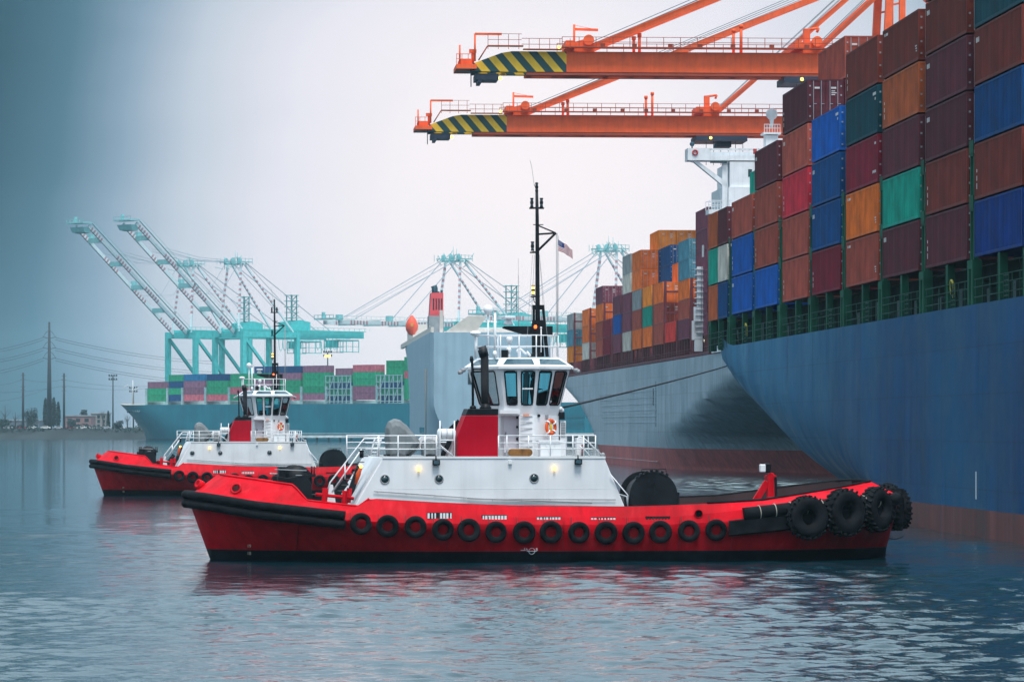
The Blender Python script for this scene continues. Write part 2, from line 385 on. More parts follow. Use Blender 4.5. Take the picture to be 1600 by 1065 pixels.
for sgn in (-1, 1):
    vs = [(p.x, p.y*sgn, p.z) for row in rows for p in row]; n = NS+1
    for r in range(8):
        sub = [vs[r*n+i] for i in range(n)]+[vs[(r+1)*n+i] for i in range(n)]
        mb.add(sub, [(i, i+1, n+i+1, n+i) for i in range(NS)], 1 if r < 2 else 0, r < 5)
hull = mb.build('hull', [RED, BOOT], tug)
# inside of the bulwark and the deck
def zdeck(x): return interp([(0, 2.75), (4, 2.45), (6.5, 1.75), (9, 1.45), (21, 1.4), (25, 1.9), (28, 2.4)], x)
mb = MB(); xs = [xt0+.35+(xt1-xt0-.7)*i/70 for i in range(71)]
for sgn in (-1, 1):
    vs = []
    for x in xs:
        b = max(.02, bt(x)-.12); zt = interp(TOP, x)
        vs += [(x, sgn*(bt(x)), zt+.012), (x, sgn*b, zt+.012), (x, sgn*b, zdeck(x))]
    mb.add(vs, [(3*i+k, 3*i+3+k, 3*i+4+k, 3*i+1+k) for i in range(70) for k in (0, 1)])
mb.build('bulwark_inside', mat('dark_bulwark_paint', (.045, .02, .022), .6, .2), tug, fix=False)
mb = MB()
mb.add([(x, -max(.02, bt(x)-.1), zdeck(x)) for x in xs]+[(x, max(.02, bt(x)-.1), zdeck(x)) for x in xs], [(i, i+1, 72+i, 71+i) for i in range(70)])
mb.build('deck', DECK, tug, fix=False)
# cap rail: black towards the right end, red elsewhere
for sgn in (-1, 1):
    mb = MB(); pts = [(x, sgn*(bt(x)-.03), interp(TOP, x)+.03) for x in [20.2+(xt1-20.2)*i/24 for i in range(25)]]
    mb.tube(pts, .06, 6); mb.build('cap_rail', RUB, tug)
    mb = MB(); x0, x1 = P(459,758,-4.3).x, P(578,779,-5.1).x
    pts = [(x, sgn*(bt(x)+.01), interp(TOP, x)+.02) for x in [xt0+.1+(x1-xt0-.1)*i/40 for i in range(41)]]
    mb.tube(pts, .045, 6); mb.build('cap_rail', RED, tug)
# double tubular fender round the left end
for k in (0, 1):
    mb = MB(); x1 = P(541,812,-5.4).x; pts = []
    N = 46
    for i in range(-N, N+1):
        f = abs(i)/N; x = xa+(x1-xa)*(f**1.6); s = -1 if i < 0 else 1
        pts.append((x-(.10 if f < .05 else .03), s*(bk(x)+.10), interp(KN, x)+(.18-.37*k)))
    mb.tube(pts, .195, 8); mb.build('bow_fender', RUB, tug)
# dark rubbing strake amidships-right
mb = MB(); x0, x1 = P(1137,820,-5.4).x, P(1390,790,0).x
for s in (-1, 1):
    pts = [(x, s*(bk(x)+.03), interp(KN, x)-.29) for x in [x0+(x1-x0)*i/20 for i in range(21)]]
    vs = []
    for x, y, z in pts: vs += [(x, y, z+.33), (x, y+s*.12, z+.28), (x, y+s*.12, z-.28), (x, y, z-.33)]
    mb.add(vs, [(4*i+k, 4*i+4+k, 4*i+5+k, 4*i+1+k) for i in range(20) for k in range(3)])
mb.build('rubbing_strake', RUB, tug)
# roller fender with straps in a recess
mb = MB(); pts = [(x, -(bk(x)-.02), interp(KN, x)+.24) for x in [P(1160,801,-5.3).x+(P(1385,780,0).x-P(1160,801,-5.3).x)*i/22 for i in range(23)]]
mb.tube(pts, .27, 12); rf = mb.build('roller_fender', RUB, tug)
mb = MB()
for i in range(2, 20, 2):
    a = Vector(pts[i]); d = (Vector(pts[i+1])-a).normalized(); mb.torus(a, .285, .018, d, 16, 6)
mb.build('strap', mat('pale_strap', (.55, .5, .42), .6, .2), rf)
# side tyres
def tyre_mesh(Ro, r, w, tread):
    t = MB(); n = 28
    prof = [(Ro-2*r+.02, -w*.35), (Ro-2*r, 0), (Ro-2*r+.02, w*.35), (Ro-r*1.1, w*.5), (Ro-r*.35, w*.46), (Ro, w*.3), (Ro+.005, 0), (Ro, -w*.3), (Ro-r*.35, -w*.46), (Ro-r*1.1, -w*.5), (Ro-2*r+.02, -w*.35)]
    t.lathe(prof[:-1]+[prof[0]], (0, 0, 0), (0, 1, 0), n)
    t.f = [f for f in t.f if len(f) == 4]; t.m = t.m[:len(t.f)]; t.s = t.s[:len(t.f)]
    if tread:
        for i in range(22):
            a = 2*math.pi*i/22
            for s in (-1, 1):
                for q in range(1):
                    a2 = a+(.14 if s > 0 else 0); e = Vector((math.cos(a2), 0, math.sin(a2))); e2 = Vector((math.cos(a2+.13), 0, math.sin(a2+.13)))
                    t.beam(e*(Ro+.03)+Vector((0, s*.04, 0)), e2*(Ro+.01)+Vector((0, s*w*.45, 0)), .07, .09)
    return t
tyre = None
for px, py in [(564,816.6),(605.7,819.7),(649.3,822.5),(692,825.5),(732.5,827),(775,829),(819,830),(861,830.5),(904.5,831),(947,831),(990,831),(1032,830),(1076.5,828.5),(1119,827)]:
    q = P(px, py, -5.5)
    yy = -(bk(q.x)+.02); q = P(px, py, yy)
    if tyre is None: tyre = tyre_mesh(.465, .125, .26, False).build('fender_tyre', RUB, tug)
    else: t2 = tyre.copy(); col.objects.link(t2); tyre_o = t2
    o = tyre if px == 564 else t2
    o.location = (q.x, q.y, q.z-0.02); o.rotation_euler = (R(-7+rnd.uniform(-3, 2)), rnd.uniform(0, 6), R(rnd.uniform(-4, 4))); f_ = rnd.uniform(.95, 1.05); o.scale = (f_, rnd.uniform(.85, 1.1), f_); o.location.z += rnd.uniform(-.03, .02)
for px in range(548, 1130, 43):
    mb = MB(); q = P(px, 815, -5.5); mb.tube([(q.x, -(bk(q.x)+.03), interp(KN, q.x)+.3), (q.x, -(bk(q.x)+.16), interp(KN, q.x)+.05)], .02, 4); mb.build('tyre_chain', BLK, tug)
big = None
for px, py, y, sz, rz in [(1262,808,-4.9,1.03,-8),(1320,800,-3.9,1.12,-25),(1370,795,-2.4,1.06,-42),(1400,797,-.9,.98,-68),(1404,795,1.0,.98,-100),(1385,786,2.6,.98,-130)]:
    q = P(px, py, y)
    if big is None: big = tyre_mesh(.83, .27, .62, True).build('tractor_tyre', RUB, tug); o = big
    else: o = big.copy(); col.objects.link(o)
    q = P(px, py, -(bk(q.x)+.36) if y < 0 else y+.3); o.location = (q.x, q.y, q.z); o.rotation_euler = (R(-4), rnd.uniform(0, 2), R(-rz)); o.scale = (sz, sz, sz)
mb = MB(); q = P(1393,835,-1); pts = [q+Vector((i*.09-.3, 0, .12*((i-4.5)/4.5)**2-.18)) for i in range(10)]
mb.tube(pts, .02, 5); mb.build('hanging_chain', BLK, tug)
# freeing ports
fpi = 0
for px0, px1, py0, py1, dark in [(667,706,800,810.5,0),(752,792,804,812,0),(838,876,806.5,814,0),(922.5,962,807.5,815,0),(1008,1047,806,814,1)]:
    a = P(px0, py0, -5.36); b = P(px1, py1, -5.36); yo = -5.40
    mb = MB(); mb.box(a.x, b.x, yo-.012, yo+.1, b.z, a.z, 0)
    n = 8; wd = (b.x-a.x)/n
    for i in range(n):
        xx = a.x+wd*i; e = .02 if rnd.random() < .7 else .05
        mb.box(xx+e, xx+wd-.02, yo-.028, yo-.013, b.z+.03, a.z-.03, 1 if not dark and not (px0 == 667 and i == 3) else 2)
    mb.build('freeing_port', [BOOT, WHITE2, mat('dark_grille', (.03, .01, .012), .6)], tug)
a = P(1091, 802, -5.36); mb = MB(); mb.lathe([(.0, 0), (.19, 0), (.19, -.05), (.15, -.06), (.15, .01)], (a.x, -5.42, a.z), (0, 1, 0), 16); mb.build('fairlead', RED, tug)
mb = MB(); mb.lathe([(.15, 0), (0, 0)], (a.x, -5.47, a.z), (0, 1, 0), 16); mb.build('fairlead_hole', BOOT, tug)
# hawse hole in the raised left bulwark
q = P(368, 762.5, -2.3); qx = q.x; f = .55
hb = bk(qx)*.5+bt(qx)*.5
nrm = Vector((-.35, -.78, .5)).normalized(); c = Vector((q.x, q.y-.25, q.z))
mb = MB(); mb.torus(c, .21, .05, nrm, 22, 8); fl = mb.build('hawse_ring', RED, tug)
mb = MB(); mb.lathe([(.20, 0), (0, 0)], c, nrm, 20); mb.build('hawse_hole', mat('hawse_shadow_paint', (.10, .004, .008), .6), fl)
q = P(313, 757, 0); mb = MB(); mb.lathe([(.2, -.1), (.2, .16), (.12, .18), (.12, -.05)], q, (-.7, -.45, .35), 16); mb.build('bow_fairlead', RED, tug)
for px in (470, 541.5, 700, 880, 1060, 1145):
    mb = MB()
    for i in range(10):
        z0 = .5+i*.12
        x0 = P(px, 835, -5.3).x
        def yw_(z): K_ = Vector((x0, bk(x0), interp(KN, x0))); f = max(0, min(1, z/K_.z)); return -(bw(x0)+(K_.y-bw(x0))*(f**.8))
        mb.hexa([(x0-.012, yw_(z0)-.012, z0), (x0+.012, yw_(z0)-.012, z0), (x0+.012, yw_(z0)+.03, z0), (x0-.012, yw_(z0)+.03, z0), (x0-.012, yw_(z0+.12)-.012, z0+.12), (x0+.012, yw_(z0+.12)-.012, z0+.12), (x0+.012, yw_(z0+.12)+.03, z0+.12), (x0-.012, yw_(z0+.12)+.03, z0+.12)])
    mb.build('plate_seam', mat('tug_seam_red', (.2, .004, .01), .6), tug)
# load line and draught marks
q = P(831, 860.5, -5.15); zm = q.z
def ywl(x, z): 
    K = Vector((x, bk(x), interp(KN, x))); f = max(0, min(1, z/K.z)); return -(bw(x)+(K.y-bw(x))*(f**.8))
ym = ywl(q.x, zm)-.03
mb = MB(); mb.torus((q.x, ym, zm), .125, .012, (0, 1, .15), 24, 5, rz=.006); mb.box(q.x-.2, q.x+.2, ym-.008, ym+.005, zm-.012, zm+.012)
mb.box(q.x-.46, q.x-.28, ym-.01, ym+.005, zm+.03, zm+.05); mb.box(q.x-.31, q.x-.29, ym-.01, ym+.005, zm+.05, zm+.12)
mb.build('load_line_mark', WHITE2, tug)
for ch, dx in (('A', -.215), ('B', .20), ('F', -.30)):
    text_mesh('load_line_letter', ch, .15 if ch != 'F' else .09, WHITE2, tug, (q.x+dx, ym-.03, zm+.07+(.03 if ch == 'F' else 0)), (R(90), 0, 0))
for s_, py in (('19', 852.6), ('18', 864)):
    q = P(389, py, -1.6); yy = ywl(q.x, q.z); q = P(389, py, yy)
    text_mesh('draught_mark', s_, .19, mat('cream_mark_paint', (.6, .5, .38), .6), tug, (q.x, yy-.05, q.z), (R(90), 0, math.atan2(-(bw(q.x+.5)-bw(q.x-.5)), 1)))

# ---- white deckhouse
YH = -4.1; HT = P(760, 714, YH).z
xA = P(599,716,YH).x; xB = P(944,714,YH).x; xC = P(555,790,YH).x; xD = P(976,791,YH).x
zb = 1.3; slL = (xC-xA)/(HT-P(555,790,YH).z); slR = (xD-xB)/(HT-P(976,791,YH).z)
mb = MB(); xl = xA+slL*(HT-zb); xr = xB+slR*(HT-zb); YF = 3.4
mb.hexa([(xl-.02, YH, zb), (xr, YH, zb), (xr, -YH, zb), (xl-.02, -YH, zb), (xA, YH, HT), (xB, YH, HT), (xB, -YH, HT), (xA, -YH, HT)])
house = mb.build('deckhouse', WHITE, tug, bevel=.03)
mb = MB(); mb.box(xA+.08, xB-.08, YH+.08, -YH-.08, HT+.002, HT+.03); mb.build('upper_deck', mat('pale_grey_deck_paint', (.35, .37, .38), .6), tug)
mb = MB()
for px in (640, 722, 770, 860, 915):
    q = P(px, 716, YH); mb.box(q.x-.008, q.x+.008, YH-.006, YH+.01, 1.6, HT-.06)
mb.box(xA-.3, xB+.3, YH-.005, YH+.01, 3.0, 3.014); mb.build('weld_seam', WHITE2, house)
mb = MB(); mb.box(xA-.05, xB+.05, YH-.03, YH+.02, HT-.05, HT+.035); mb.build('deck_edge', WHITE2, house)
mb = MB()
a, b = P(584,767,YH-.07), P(962,780,YH-.07); 
mb.tube([a, P(760,779,YH-.07), b], .018, 6)
for i in range(9):
    px = 590+i*45; t = (px-584)/(962-584); q = P(px, 767+13*min(1, t*1.9)+(0 if t < .5 else 0), YH-.07); mb.tube([q, q+Vector((0, .08, 0))], .015, 5)
mb.tube([P(730,778,YH-.09), P(925,785,YH-.09)], .022, 6)
mb.build('grab_rail', GREYM, house)
for px, py, r in [(601.4,748.4,.165),(686,748,.15),(834.5,746.8,.165)]:
    q = P(px, py, YH); mb = MB(); mb.torus((q.x, YH-.01, q.z), r+.015, .025, (0, 1, 0), 24, 6)
    mb.lathe([(0, 0), (r, 0), (r, .01)], (q.x, YH-.015, q.z), (0, 1, 0), 24, 1); mb.build('porthole', [GREYM, PORT], house)
for px, py in [(654,732.5),(866,731.5)]:
    q = P(px, py, YH); mb = MB(); mb.lathe([(.035, 0), (.05, .04), (.055, .10), (.03, .14), (0, .15)], (q.x, YH-.09, q.z+.06), (0, 0, -1), 12); mb.box(q.x-.035, q.x+.035, YH-.1, YH-.01, q.z+.06, q.z+.10)
    mb.build('wall_lamp', LAMPY, house)
    pl = bpy.data.lights.new('wall_lamp_light', 'POINT'); pl.energy = .4; pl.color = (1, .6, .25); pl.shadow_soft_size = .05
    lo = bpy.data.objects.new('wall_lamp_light', pl); col.objects.link(lo); lo.parent = house; lo.location = (q.x, YH-.22, q.z)
for px, py in [(681.5,722),(903.5,721)]:
    q = P(px, py, YH-.1); mb = MB(); mb.box(q.x-.15, q.x+.15, YH-.22, YH-.03, q.z-.11, q.z+.11, 0); mb.box(q.x-.11, q.x+.11, YH-.235, YH-.221, q.z-.07, q.z+.07, 1); mb.tube([(q.x, YH-.05, q.z+.1), (q.x, YH-.02, q.z+.28)], .03, 6, 0)
    mb.build('floodlight', [BLK, SKYL], house, bevel=.02)
q = P(797,721.5,YH); mb = MB(); mb.box(q.x-.07, q.x+.07, YH-.1, YH, q.z-.08, q.z+.06); mb.build('junction_box', WHITE2, house)

# ---- railings
def railing(name, path, levels, post_idx, parent=tug, r=.022, m=WHITE2, rp=.028):
    mb = MB()
    for h in levels: mb.tube([Vector(p)+Vector((0, 0, h)) for p in path], r, 6)
    for p in post_idx:
        p = Vector(p); mb.tube([p, p+Vector((0, 0, max(levels)))], rp, 6)
    return mb.build(name, m, parent)
yr = YH+.12; zr = HT+.03; H = [.31, .56, .86]
def XR(px, y=yr): return P(px, 712, y).x
pl_ = [XR(p) for p in (571, 592, 622, 664, 682)]
railing('railing', [(pl_[0], yr, zr), (pl_[-1], yr, zr)], H, [(x, yr, zr) for x in pl_[1:]])
railing('railing', [(XR(779), yr, zr), (XR(931), yr, zr), (XR(931), -yr, zr)], H, [(XR(p), yr, zr) for p in (779, 792, 826, 860, 895, 912, 930.5)]+[(XR(931), y, zr) for y in (-2, 0, 2, 4)])
railing('railing', [(pl_[0], -yr, zr), (XR(931), -yr, zr)], H, [(pl_[0]+i*1.35, -yr, zr) for i in range(8)])
# slanted bits at the right end of the rail and the steps beside the house end
mb = MB(); mb.tube([P(904,683,yr), P(912,684,yr), P(943,713,yr)], .03, 6); mb.tube([P(905,696,yr), P(913,702,yr), P(922,712,yr)], .025, 6); mb.tube([P(912,684,yr), P(912,712,yr)], .035, 6)
mb.build('sloping_rail', WHITE2, tug)
mb = MB(); mb.tube([P(943,714,YH+.3), P(966,771,YH+.1), P(979,775,YH), P(981,790,YH)], .025, 6); mb.tube([P(954,741,YH-.1), P(981,773,YH-.1), P(981,790,YH-.1)], .022, 6); mb.build('stair_rail', WHITE2, tug)
mb = MB(); q = P(942,711,yr); mb.ball(q+Vector((0,0,.02)), .1, 10); mb.tube([q, q-Vector((0,0,.2))], .03, 6); mb.build('deck_lamp', GREYM, tug)
# stairs at the left end of the house
st = empty('stairway', P(515,785,-3.2), 0, tug); base = Vector(st.location)
for y in (-3.5, -2.6):
    off = 0 if y == -3.5 else 0
    top = P(569,685,y); lo = P(516,753,y); foot = P(511,768,y)
    mb = MB(); mb.tube([P(600,684.5,y), top, lo, foot], .03, 6)
    mb.tube([P(565,706,y)+Vector((0,0,.12)), P(519,768,y)], .028, 6)
    mb.tube([P(539,723,y), P(539,748,y)], .028, 6); rebase(mb, base).build('handrail', WHITE2, st)
a, b = P(569,713,-3), P(520,785,-3)
for i in range(9):
    mb = MB(); q = b.lerp(a, i/8); mb.box(q.x-.1, q.x+.12, -3.5, -2.6, q.z, q.z+.03); rebase(mb, base).build('tread', DECK, st)
mb = MB(); q = P(518,770,-3.4); mb.prism([(q.x-.2, q.z-.5), (q.x+.18, q.z-.5), (q.x+.05, q.z+.35), (q.x-.1, q.z+.38)], -3.5, -3.42, 'y'); rebase(mb, base).build('stair_foot', WHITE2, st)
# tilted ladder frame near the left of the upper deck
mb = MB()
for p0, p1 in (((578,712),(586,684)), ((588,712),(596,684))): mb.tube([P(*p0,-2.5), P(*p1,-2.5)], .035, 6)
for k in range(4): mb.tube([P(580+k*2.2,706-k*6,-2.5), P(590+k*2.2,706-k*6,-2.5)], .02, 5)
mb.build('ladder', WHITE2, tug)
mb = MB(); mb.tube([P(565,715,-3.9), P(565,704,-3.9)], .085, 10); mb.tube([P(565,705,-3.9), P(565,703,-3.9)], .1, 10); mb.build('bollard', BLK, tug)
mb = MB(); mb.tube([P(564,729,-3.5), P(560,740,-3.5), P(556,756,-3.5)], [.05, .11, .05], 8); mb.build('hanging_float', ORNG, tug)
mb = MB(); mb.ball(P(564,728,-3.55), .08, 8); mb.build('float_lamp', LAMPY, tug)
# red staple of bollards
sb = empty('staple_bollard', P(523,785,-4.1), 0, tug); base = Vector(sb.location)
for px, p0, p1 in ((507.5,762,792),(538.5,766,792)):
    mb = MB(); mb.tube([P(px-1.5,p1,-4.1), P(px+1,p0,-4.1)], .12, 12); rebase(mb, base).build('post', RED, sb, bevel=.01)
mb = MB(); mb.tube([P(493,771.5,-4.1), P(553,778.5,-4.1)], .07, 10); rebase(mb, base).build('crossbar', RED, sb)
mb = MB(); mb.tube([P(546,762,-3.2), P(544,785,-3.2)], .11, 10); rebase(mb, base).build('post', RED, sb)

# ---- left winch
wn = empty('anchor_winch', P(455,775,0), 0, tug); base = Vector(wn.location)
c = P(462, 749, 0)
for y in (-1.0, 1.0):
    mb = MB(); mb.lathe([(0, 0), (.62, 0), (.62, .09), (0, .09)], (c.x, y, c.z), (0, 1, 0), 26); rebase(mb, base).build('drum_flange', BLK, wn)
mb = MB(); mb.lathe([(.48, -.95), (.5, -.5), (.47, 0), (.5, .5), (.48, .95)], (c.x, .045, c.z), (0, 1, 0), 20); rebase(mb, base).build('rope_drum', mat('dark_rope', (.03, .035, .045), .9, .4, scale=8, bump=.03), wn)
mb = MB()
a, b = P(430,742,-1.3), P(452,785,-1.3); mb.prism([(P(430,750,-1.3).x, 2.3), (P(487,790,-1.3).x, 1.5), (P(487,750,-1.3).x, P(487,757,-1.3).z), (P(476,737,-1.3).x, P(476,742,-1.3).z), (P(450,737,-1.3).x, P(450,746,-1.3).z), (P(434,744,-1.3).x, P(434,744,-1.3).z)], -1.35, -1.15)
mb.prism([(P(430,750,-1.3).x, 2.3), (P(487,790,-1.3).x, 1.5), (P(487,760,-1.3).x, P(487,760,-1.3).z), (P(470,745,-1.3).x, P(470,745,-1.3).z), (P(434,744,-1.3).x, P(434,744,-1.3).z)], 1.15, 1.35)
mb.box(P(477,750,-1.2).x, P(487,750,-1.2).x, -1.2, .3, 1.6, P(480,742,-1.2).z); mb.box(P(436,740,-1.2).x, P(446,740,-1.2).x, -1.2, -.2, 2.4, P(440,729,-1.2).z)
mb.tube([P(474,735,-1.2), P(481,735,-1.2)], .06, 6)
rebase(mb, base).build('winch_frame', BLK, wn, bevel=.02)
mb = MB(); mb.tube([P(429,733,-1.4), P(479,735,-1.4)], .022, 6); mb.box(P(462,742,-1.4).x, P(472,742,-1.4).x, -1.38, -1.36, P(465,742.7,-1.4).z, P(465,741.3,-1.4).z); rebase(mb, base).build('brake_rod', GREYM, wn)
mb = MB(); mb.tube([P(487,728,-1.4), P(487,741,-1.4)], .04, 6); mb.tube([P(491,728,-1.4), P(491,741,-1.4)], .03, 6); mb.box(P(484,738,-1.4).x, P(493,738,-1.4).x, -1.45, -1.2, P(484,745,-1.4).z, P(484,740,-1.4).z); rebase(mb, base).build('control_lever', BLK, wn)
# black gantry between winch and stairs
mb = MB(); mb.beam(P(540,790,-.5), P(562,728,-.5), .25); mb.beam(P(525,772,-.5), P(540,752,-.5), .3); mb.box(P(488,770,-.5).x, P(545,770,-.5).x, -.8, .6, 1.6, P(520,772,-.5).z); mb.build('towing_gear', BLK, tug)

# ---- right winch drum
wr = empty('hawser_reel', P(1021,790,0), 0, tug); base = Vector(wr.location); c = P(1021, 774, -1.3)
for y in (-1.3, 1.2):
    mb = MB(); mb.lathe([(0, 0), (1.02, 0), (1.02, .1), (0, .1)], (c.x, y, c.z), (0, 1, 0), 40); mb.lathe([(.99, 0), (1.03, 0), (1.03, -.06), (.99, -.06)], (c.x, y, c.z), (0, 1, 0), 40); rebase(mb, base).build('reel_flange', BLK, wr)
mb = MB(); mb.lathe([(.8, -1.2), (.82, 0), (.8, 1.2)], (c.x, 0, c.z), (0, 1, 0), 30); rebase(mb, base).build('hawser', mat('dark_rope', (.03, .035, .045), .9), wr)
mb = MB()
for k in range(7):
    a = math.pi*(.30+.07*k); mb.beam(c+Vector((math.cos(a)*1.04, -.05, math.sin(a)*1.04)), c+Vector((math.cos(a+.12)*1.04, -.05, math.sin(a+.12)*1.04)), .12)
mb.tube([c+Vector((-.52, -.1, 1.0)), c+Vector((-.52, -.1, 1.12)), c+Vector((.52, -.1, 1.12)), c+Vector((.52, -.1, 1.0))], .02, 5)
mb.tube([c+Vector((.05, -.13, .82)), c+Vector((.05, -.13, 0))], .012, 4)
mb.box(c.x+.9, c.x+1.12, -1.3, -.2, 1.4, c.z+.15); mb.box(c.x-1.25, c.x-.85, -1.25, 1, 1.4, c.z-.05)
rebase(mb, base).build('reel_frame', BLK, wr)
# red towing frame at the right
tf = empty('towing_frame', P(1203,785,-.6), 0, tug); base = Vector(tf.location)
mb = MB(); mb.prism([(P(1197,795,-.9).x, 1.5), (P(1210,795,-.9).x, 1.5), (P(1208.5,742,-.9).x, P(1208,740,-.9).z), (P(1205,738,-.9).x, P(1205,738,-.9).z), (P(1200,740,-.9).x, P(1200,740,-.9).z)], -.95, -.65)
mb.prism([(P(1197,795,.9).x, 1.5), (P(1210,795,.9).x, 1.5), (P(1208.5,742,.9).x, P(1208,740,.9).z), (P(1205,738,.9).x, P(1205,738,.9).z), (P(1200,740,.9).x, P(1200,740,.9).z)], .65, .95)
rebase(mb, base).build('upright', RED, tf, bevel=.03)
mb = MB(); mb.beam(P(1178,786,-.8), P(1199,752,-.8), .2, .28); mb.beam(P(1178,786,.8), P(1199,752,.8), .2, .28); mb.beam((P(1204,744,0).x, -.7, P(1204,746,0).z), (P(1204,744,0).x, .7, P(1204,746,0).z), .22, .22); rebase(mb, base).build('brace', RED, tf, bevel=.02)
mb = MB(); mb.beam(P(1211.5,745,-.8), P(1213,790,-.8), .10, .1); mb.tube([P(1202,738,-.8), P(1199,727,-.8)], .05, 6); rebase(mb, base).build('guide_edge', BLK, tf)
mb = MB(); q = P(1191,730,-.8); mb.box(q.x-.12, q.x+.12, -1.0, -.7, q.z-.2, q.z+.14); rebase(mb, base).build('work_light', WHITE2, tf, bevel=.04)
mb = MB(); q = P(1199,727,-.8); mb.box(q.x-.12, q.x+.12, -1.0, -.7, q.z-.3, q.z+.1); rebase(mb, base).build('light_bracket', BLK, tf, bevel=.04)

# ---- funnel with exhaust pipes
YA, YB = -3.35, -1.9
poly = [(714.5,716),(714.5,681.6),(727.6,648.6),(778.5,648.6),(778.5,716)]
fu = empty('funnel', P(746,714,-2.6), 0, tug); base = Vector(fu.location)
pp = [(P(a, b, YA).x, P(a, b, YA).z) for a, b in poly]; mb = MB(); mb.prism(pp, YA, YB); rebase(mb, base).build('casing', REDD, fu, bevel=.03)
pp = [(P(a, b, YA).x, P(a, b, YA).z) for a, b in [(727.4,648.4),(731.5,638.2),(778.7,638.2),(778.7,648.4)]]; mb = MB(); mb.prism(pp, YA-.003, YB+.003); rebase(mb, base).build('funnel_top', BOOT, fu, bevel=.02)
y = -2.6; mb = MB(); mb.tube([P(758.6,640,y), P(757.5,600,y), P(757.2,560,y), P(756.5,553,y), P(753,541,y)], [.17, .17, .17, .175, .17], 14)
rebase(mb, base).build('exhaust_pipe', PIPE, fu)
mb = MB(); mb.lathe([(.24, 0), (.26, .06), (.2, .12), (.2, .22)], P(758.6,639,y), (0,0,1), 14); rebase(mb, base).build('pipe_collar', BLK, fu); mb = MB(); mb.lathe([(.2, 0), (.2, .32)], P(756.8,557,y), (-.28,0,.95), 14); rebase(mb, base).build('pipe_collar', BLK, fu)
mb = MB(); mb.tube([P(739,640,y), P(738.5,580,y), P(737.5,566,y), P(737,562,y), P(736.5,556,y)], [.055, .055, .055, .09, .05], 8); mb.lathe([(.14, 0), (.14, .1), (.07, .16)], P(739,639,y), (0,0,1), 10)
mb.tube([P(738,576,y), P(757,576,y)], .03, 5); rebase(mb, base).build('exhaust_pipe', BLK, fu)

# ---- wheelhouse
z6, z8 = 6.33, 8.03
def XY(px, y): return P(px, 600, y).x, y
CT = [XY(730, .9), XY(781, -1.75), XY(840, -2.0), XY(891, -.7), XY(881, 1.5), XY(768, 2.35)]
CB = [XY(748.5, .75), XY(788, -1.4), XY(834.5, -1.6), XY(874.5, -.55), XY(867, 1.2), XY(776, 1.9)]
wh = empty('wheelhouse', (P(812,640,0).x, 0, HT), 0, tug); base = Vector(wh.location)
wins = {0: [(.07, .84)], 1: [(.10, .45), (.56, .95)], 2: [(.06, .47), (.55, .94)], 3: [(.1, .9)], 4: [(.06, .48), (.54, .94)], 5: [(.1, .9)]}
zlo, zhi = 6.47, 7.90
frm = MB(); gl = MB(); rub = MB()
def facept(k, u, z, off=0.0):
    a, b = Vector(CB[k]), Vector(CB[(k+1) % 6]); c, d = Vector(CT[k]), Vector(CT[(k+1) % 6]); t = (z-z6)/(z8-z6)
    p = (a.lerp(b, u)).lerp(c.lerp(d, u), t); e = (b-a).normalized(); n = Vector((e.y, -e.x))
    return Vector((p.x+n.x*off, p.y+n.y*off, z))
for k in range(6):
    us = [0]; 
    for a, b in wins[k]: us += [a, b]
    us.append(1)
    def slab(mbx, u0, u1, z0, z1, o0, o1):
        q = [facept(k, u0, z0, o1), facept(k, u1, z0, o1), facept(k, u1, z0, o0), facept(k, u0, z0, o0), facept(k, u0, z1, o1), facept(k, u1, z1, o1), facept(k, u1, z1, o0), facept(k, u0, z1, o0)]
        mbx.hexa(q)
    for i in range(0, len(us)-1, 2): slab(frm, us[i], us[i+1], zlo, zhi, -.09, 0)
    slab(frm, 0, 1, 6.02, zlo, -.09, 0); slab(frm, 0, 1, zhi, z8, -.09, 0)
    for a, b in wins[k]:
        gl.add([facept(k, a, zlo, -.055), facept(k, b, zlo, -.055), facept(k, b, zhi, -.055), facept(k, a, zhi, -.055)], [(0, 1, 2, 3)])
        ln = (Vector(CB[(k+1) % 6])-Vector(CB[k])).length; e = .035/ln; ez = .04
        pts = [facept(k, a+e*.5, zlo+.1, .006), facept(k, a+e*.5, zhi-.1, .006), facept(k, a+e*2.5, zhi-.01, .006), facept(k, b-e*2.5, zhi-.01, .006), facept(k, b-e*.5, zhi-.1, .006), facept(k, b-e*.5, zlo+.1, .006), facept(k, b-e*2.5, zlo+.01, .006), facept(k, a+e*2.5, zlo+.01, .006), facept(k, a+e*.5, zlo+.1, .006)]
        rub.tube(pts, .03, 6)
fr_o = rebase(frm, base).build('window_wall', WHITE, wh)
rebase(gl, base).build('window_glass', GLS, wh); rebase(rub, base).build('window_seal', RUB, wh)
mb = MB(); a, b = wins[1][1]; mb.beam(facept(1, a, 7.16, -.02), facept(1, b, 7.16, -.02), .05, .06); rebase(mb, base).build('window_bar', WHITE2, wh)
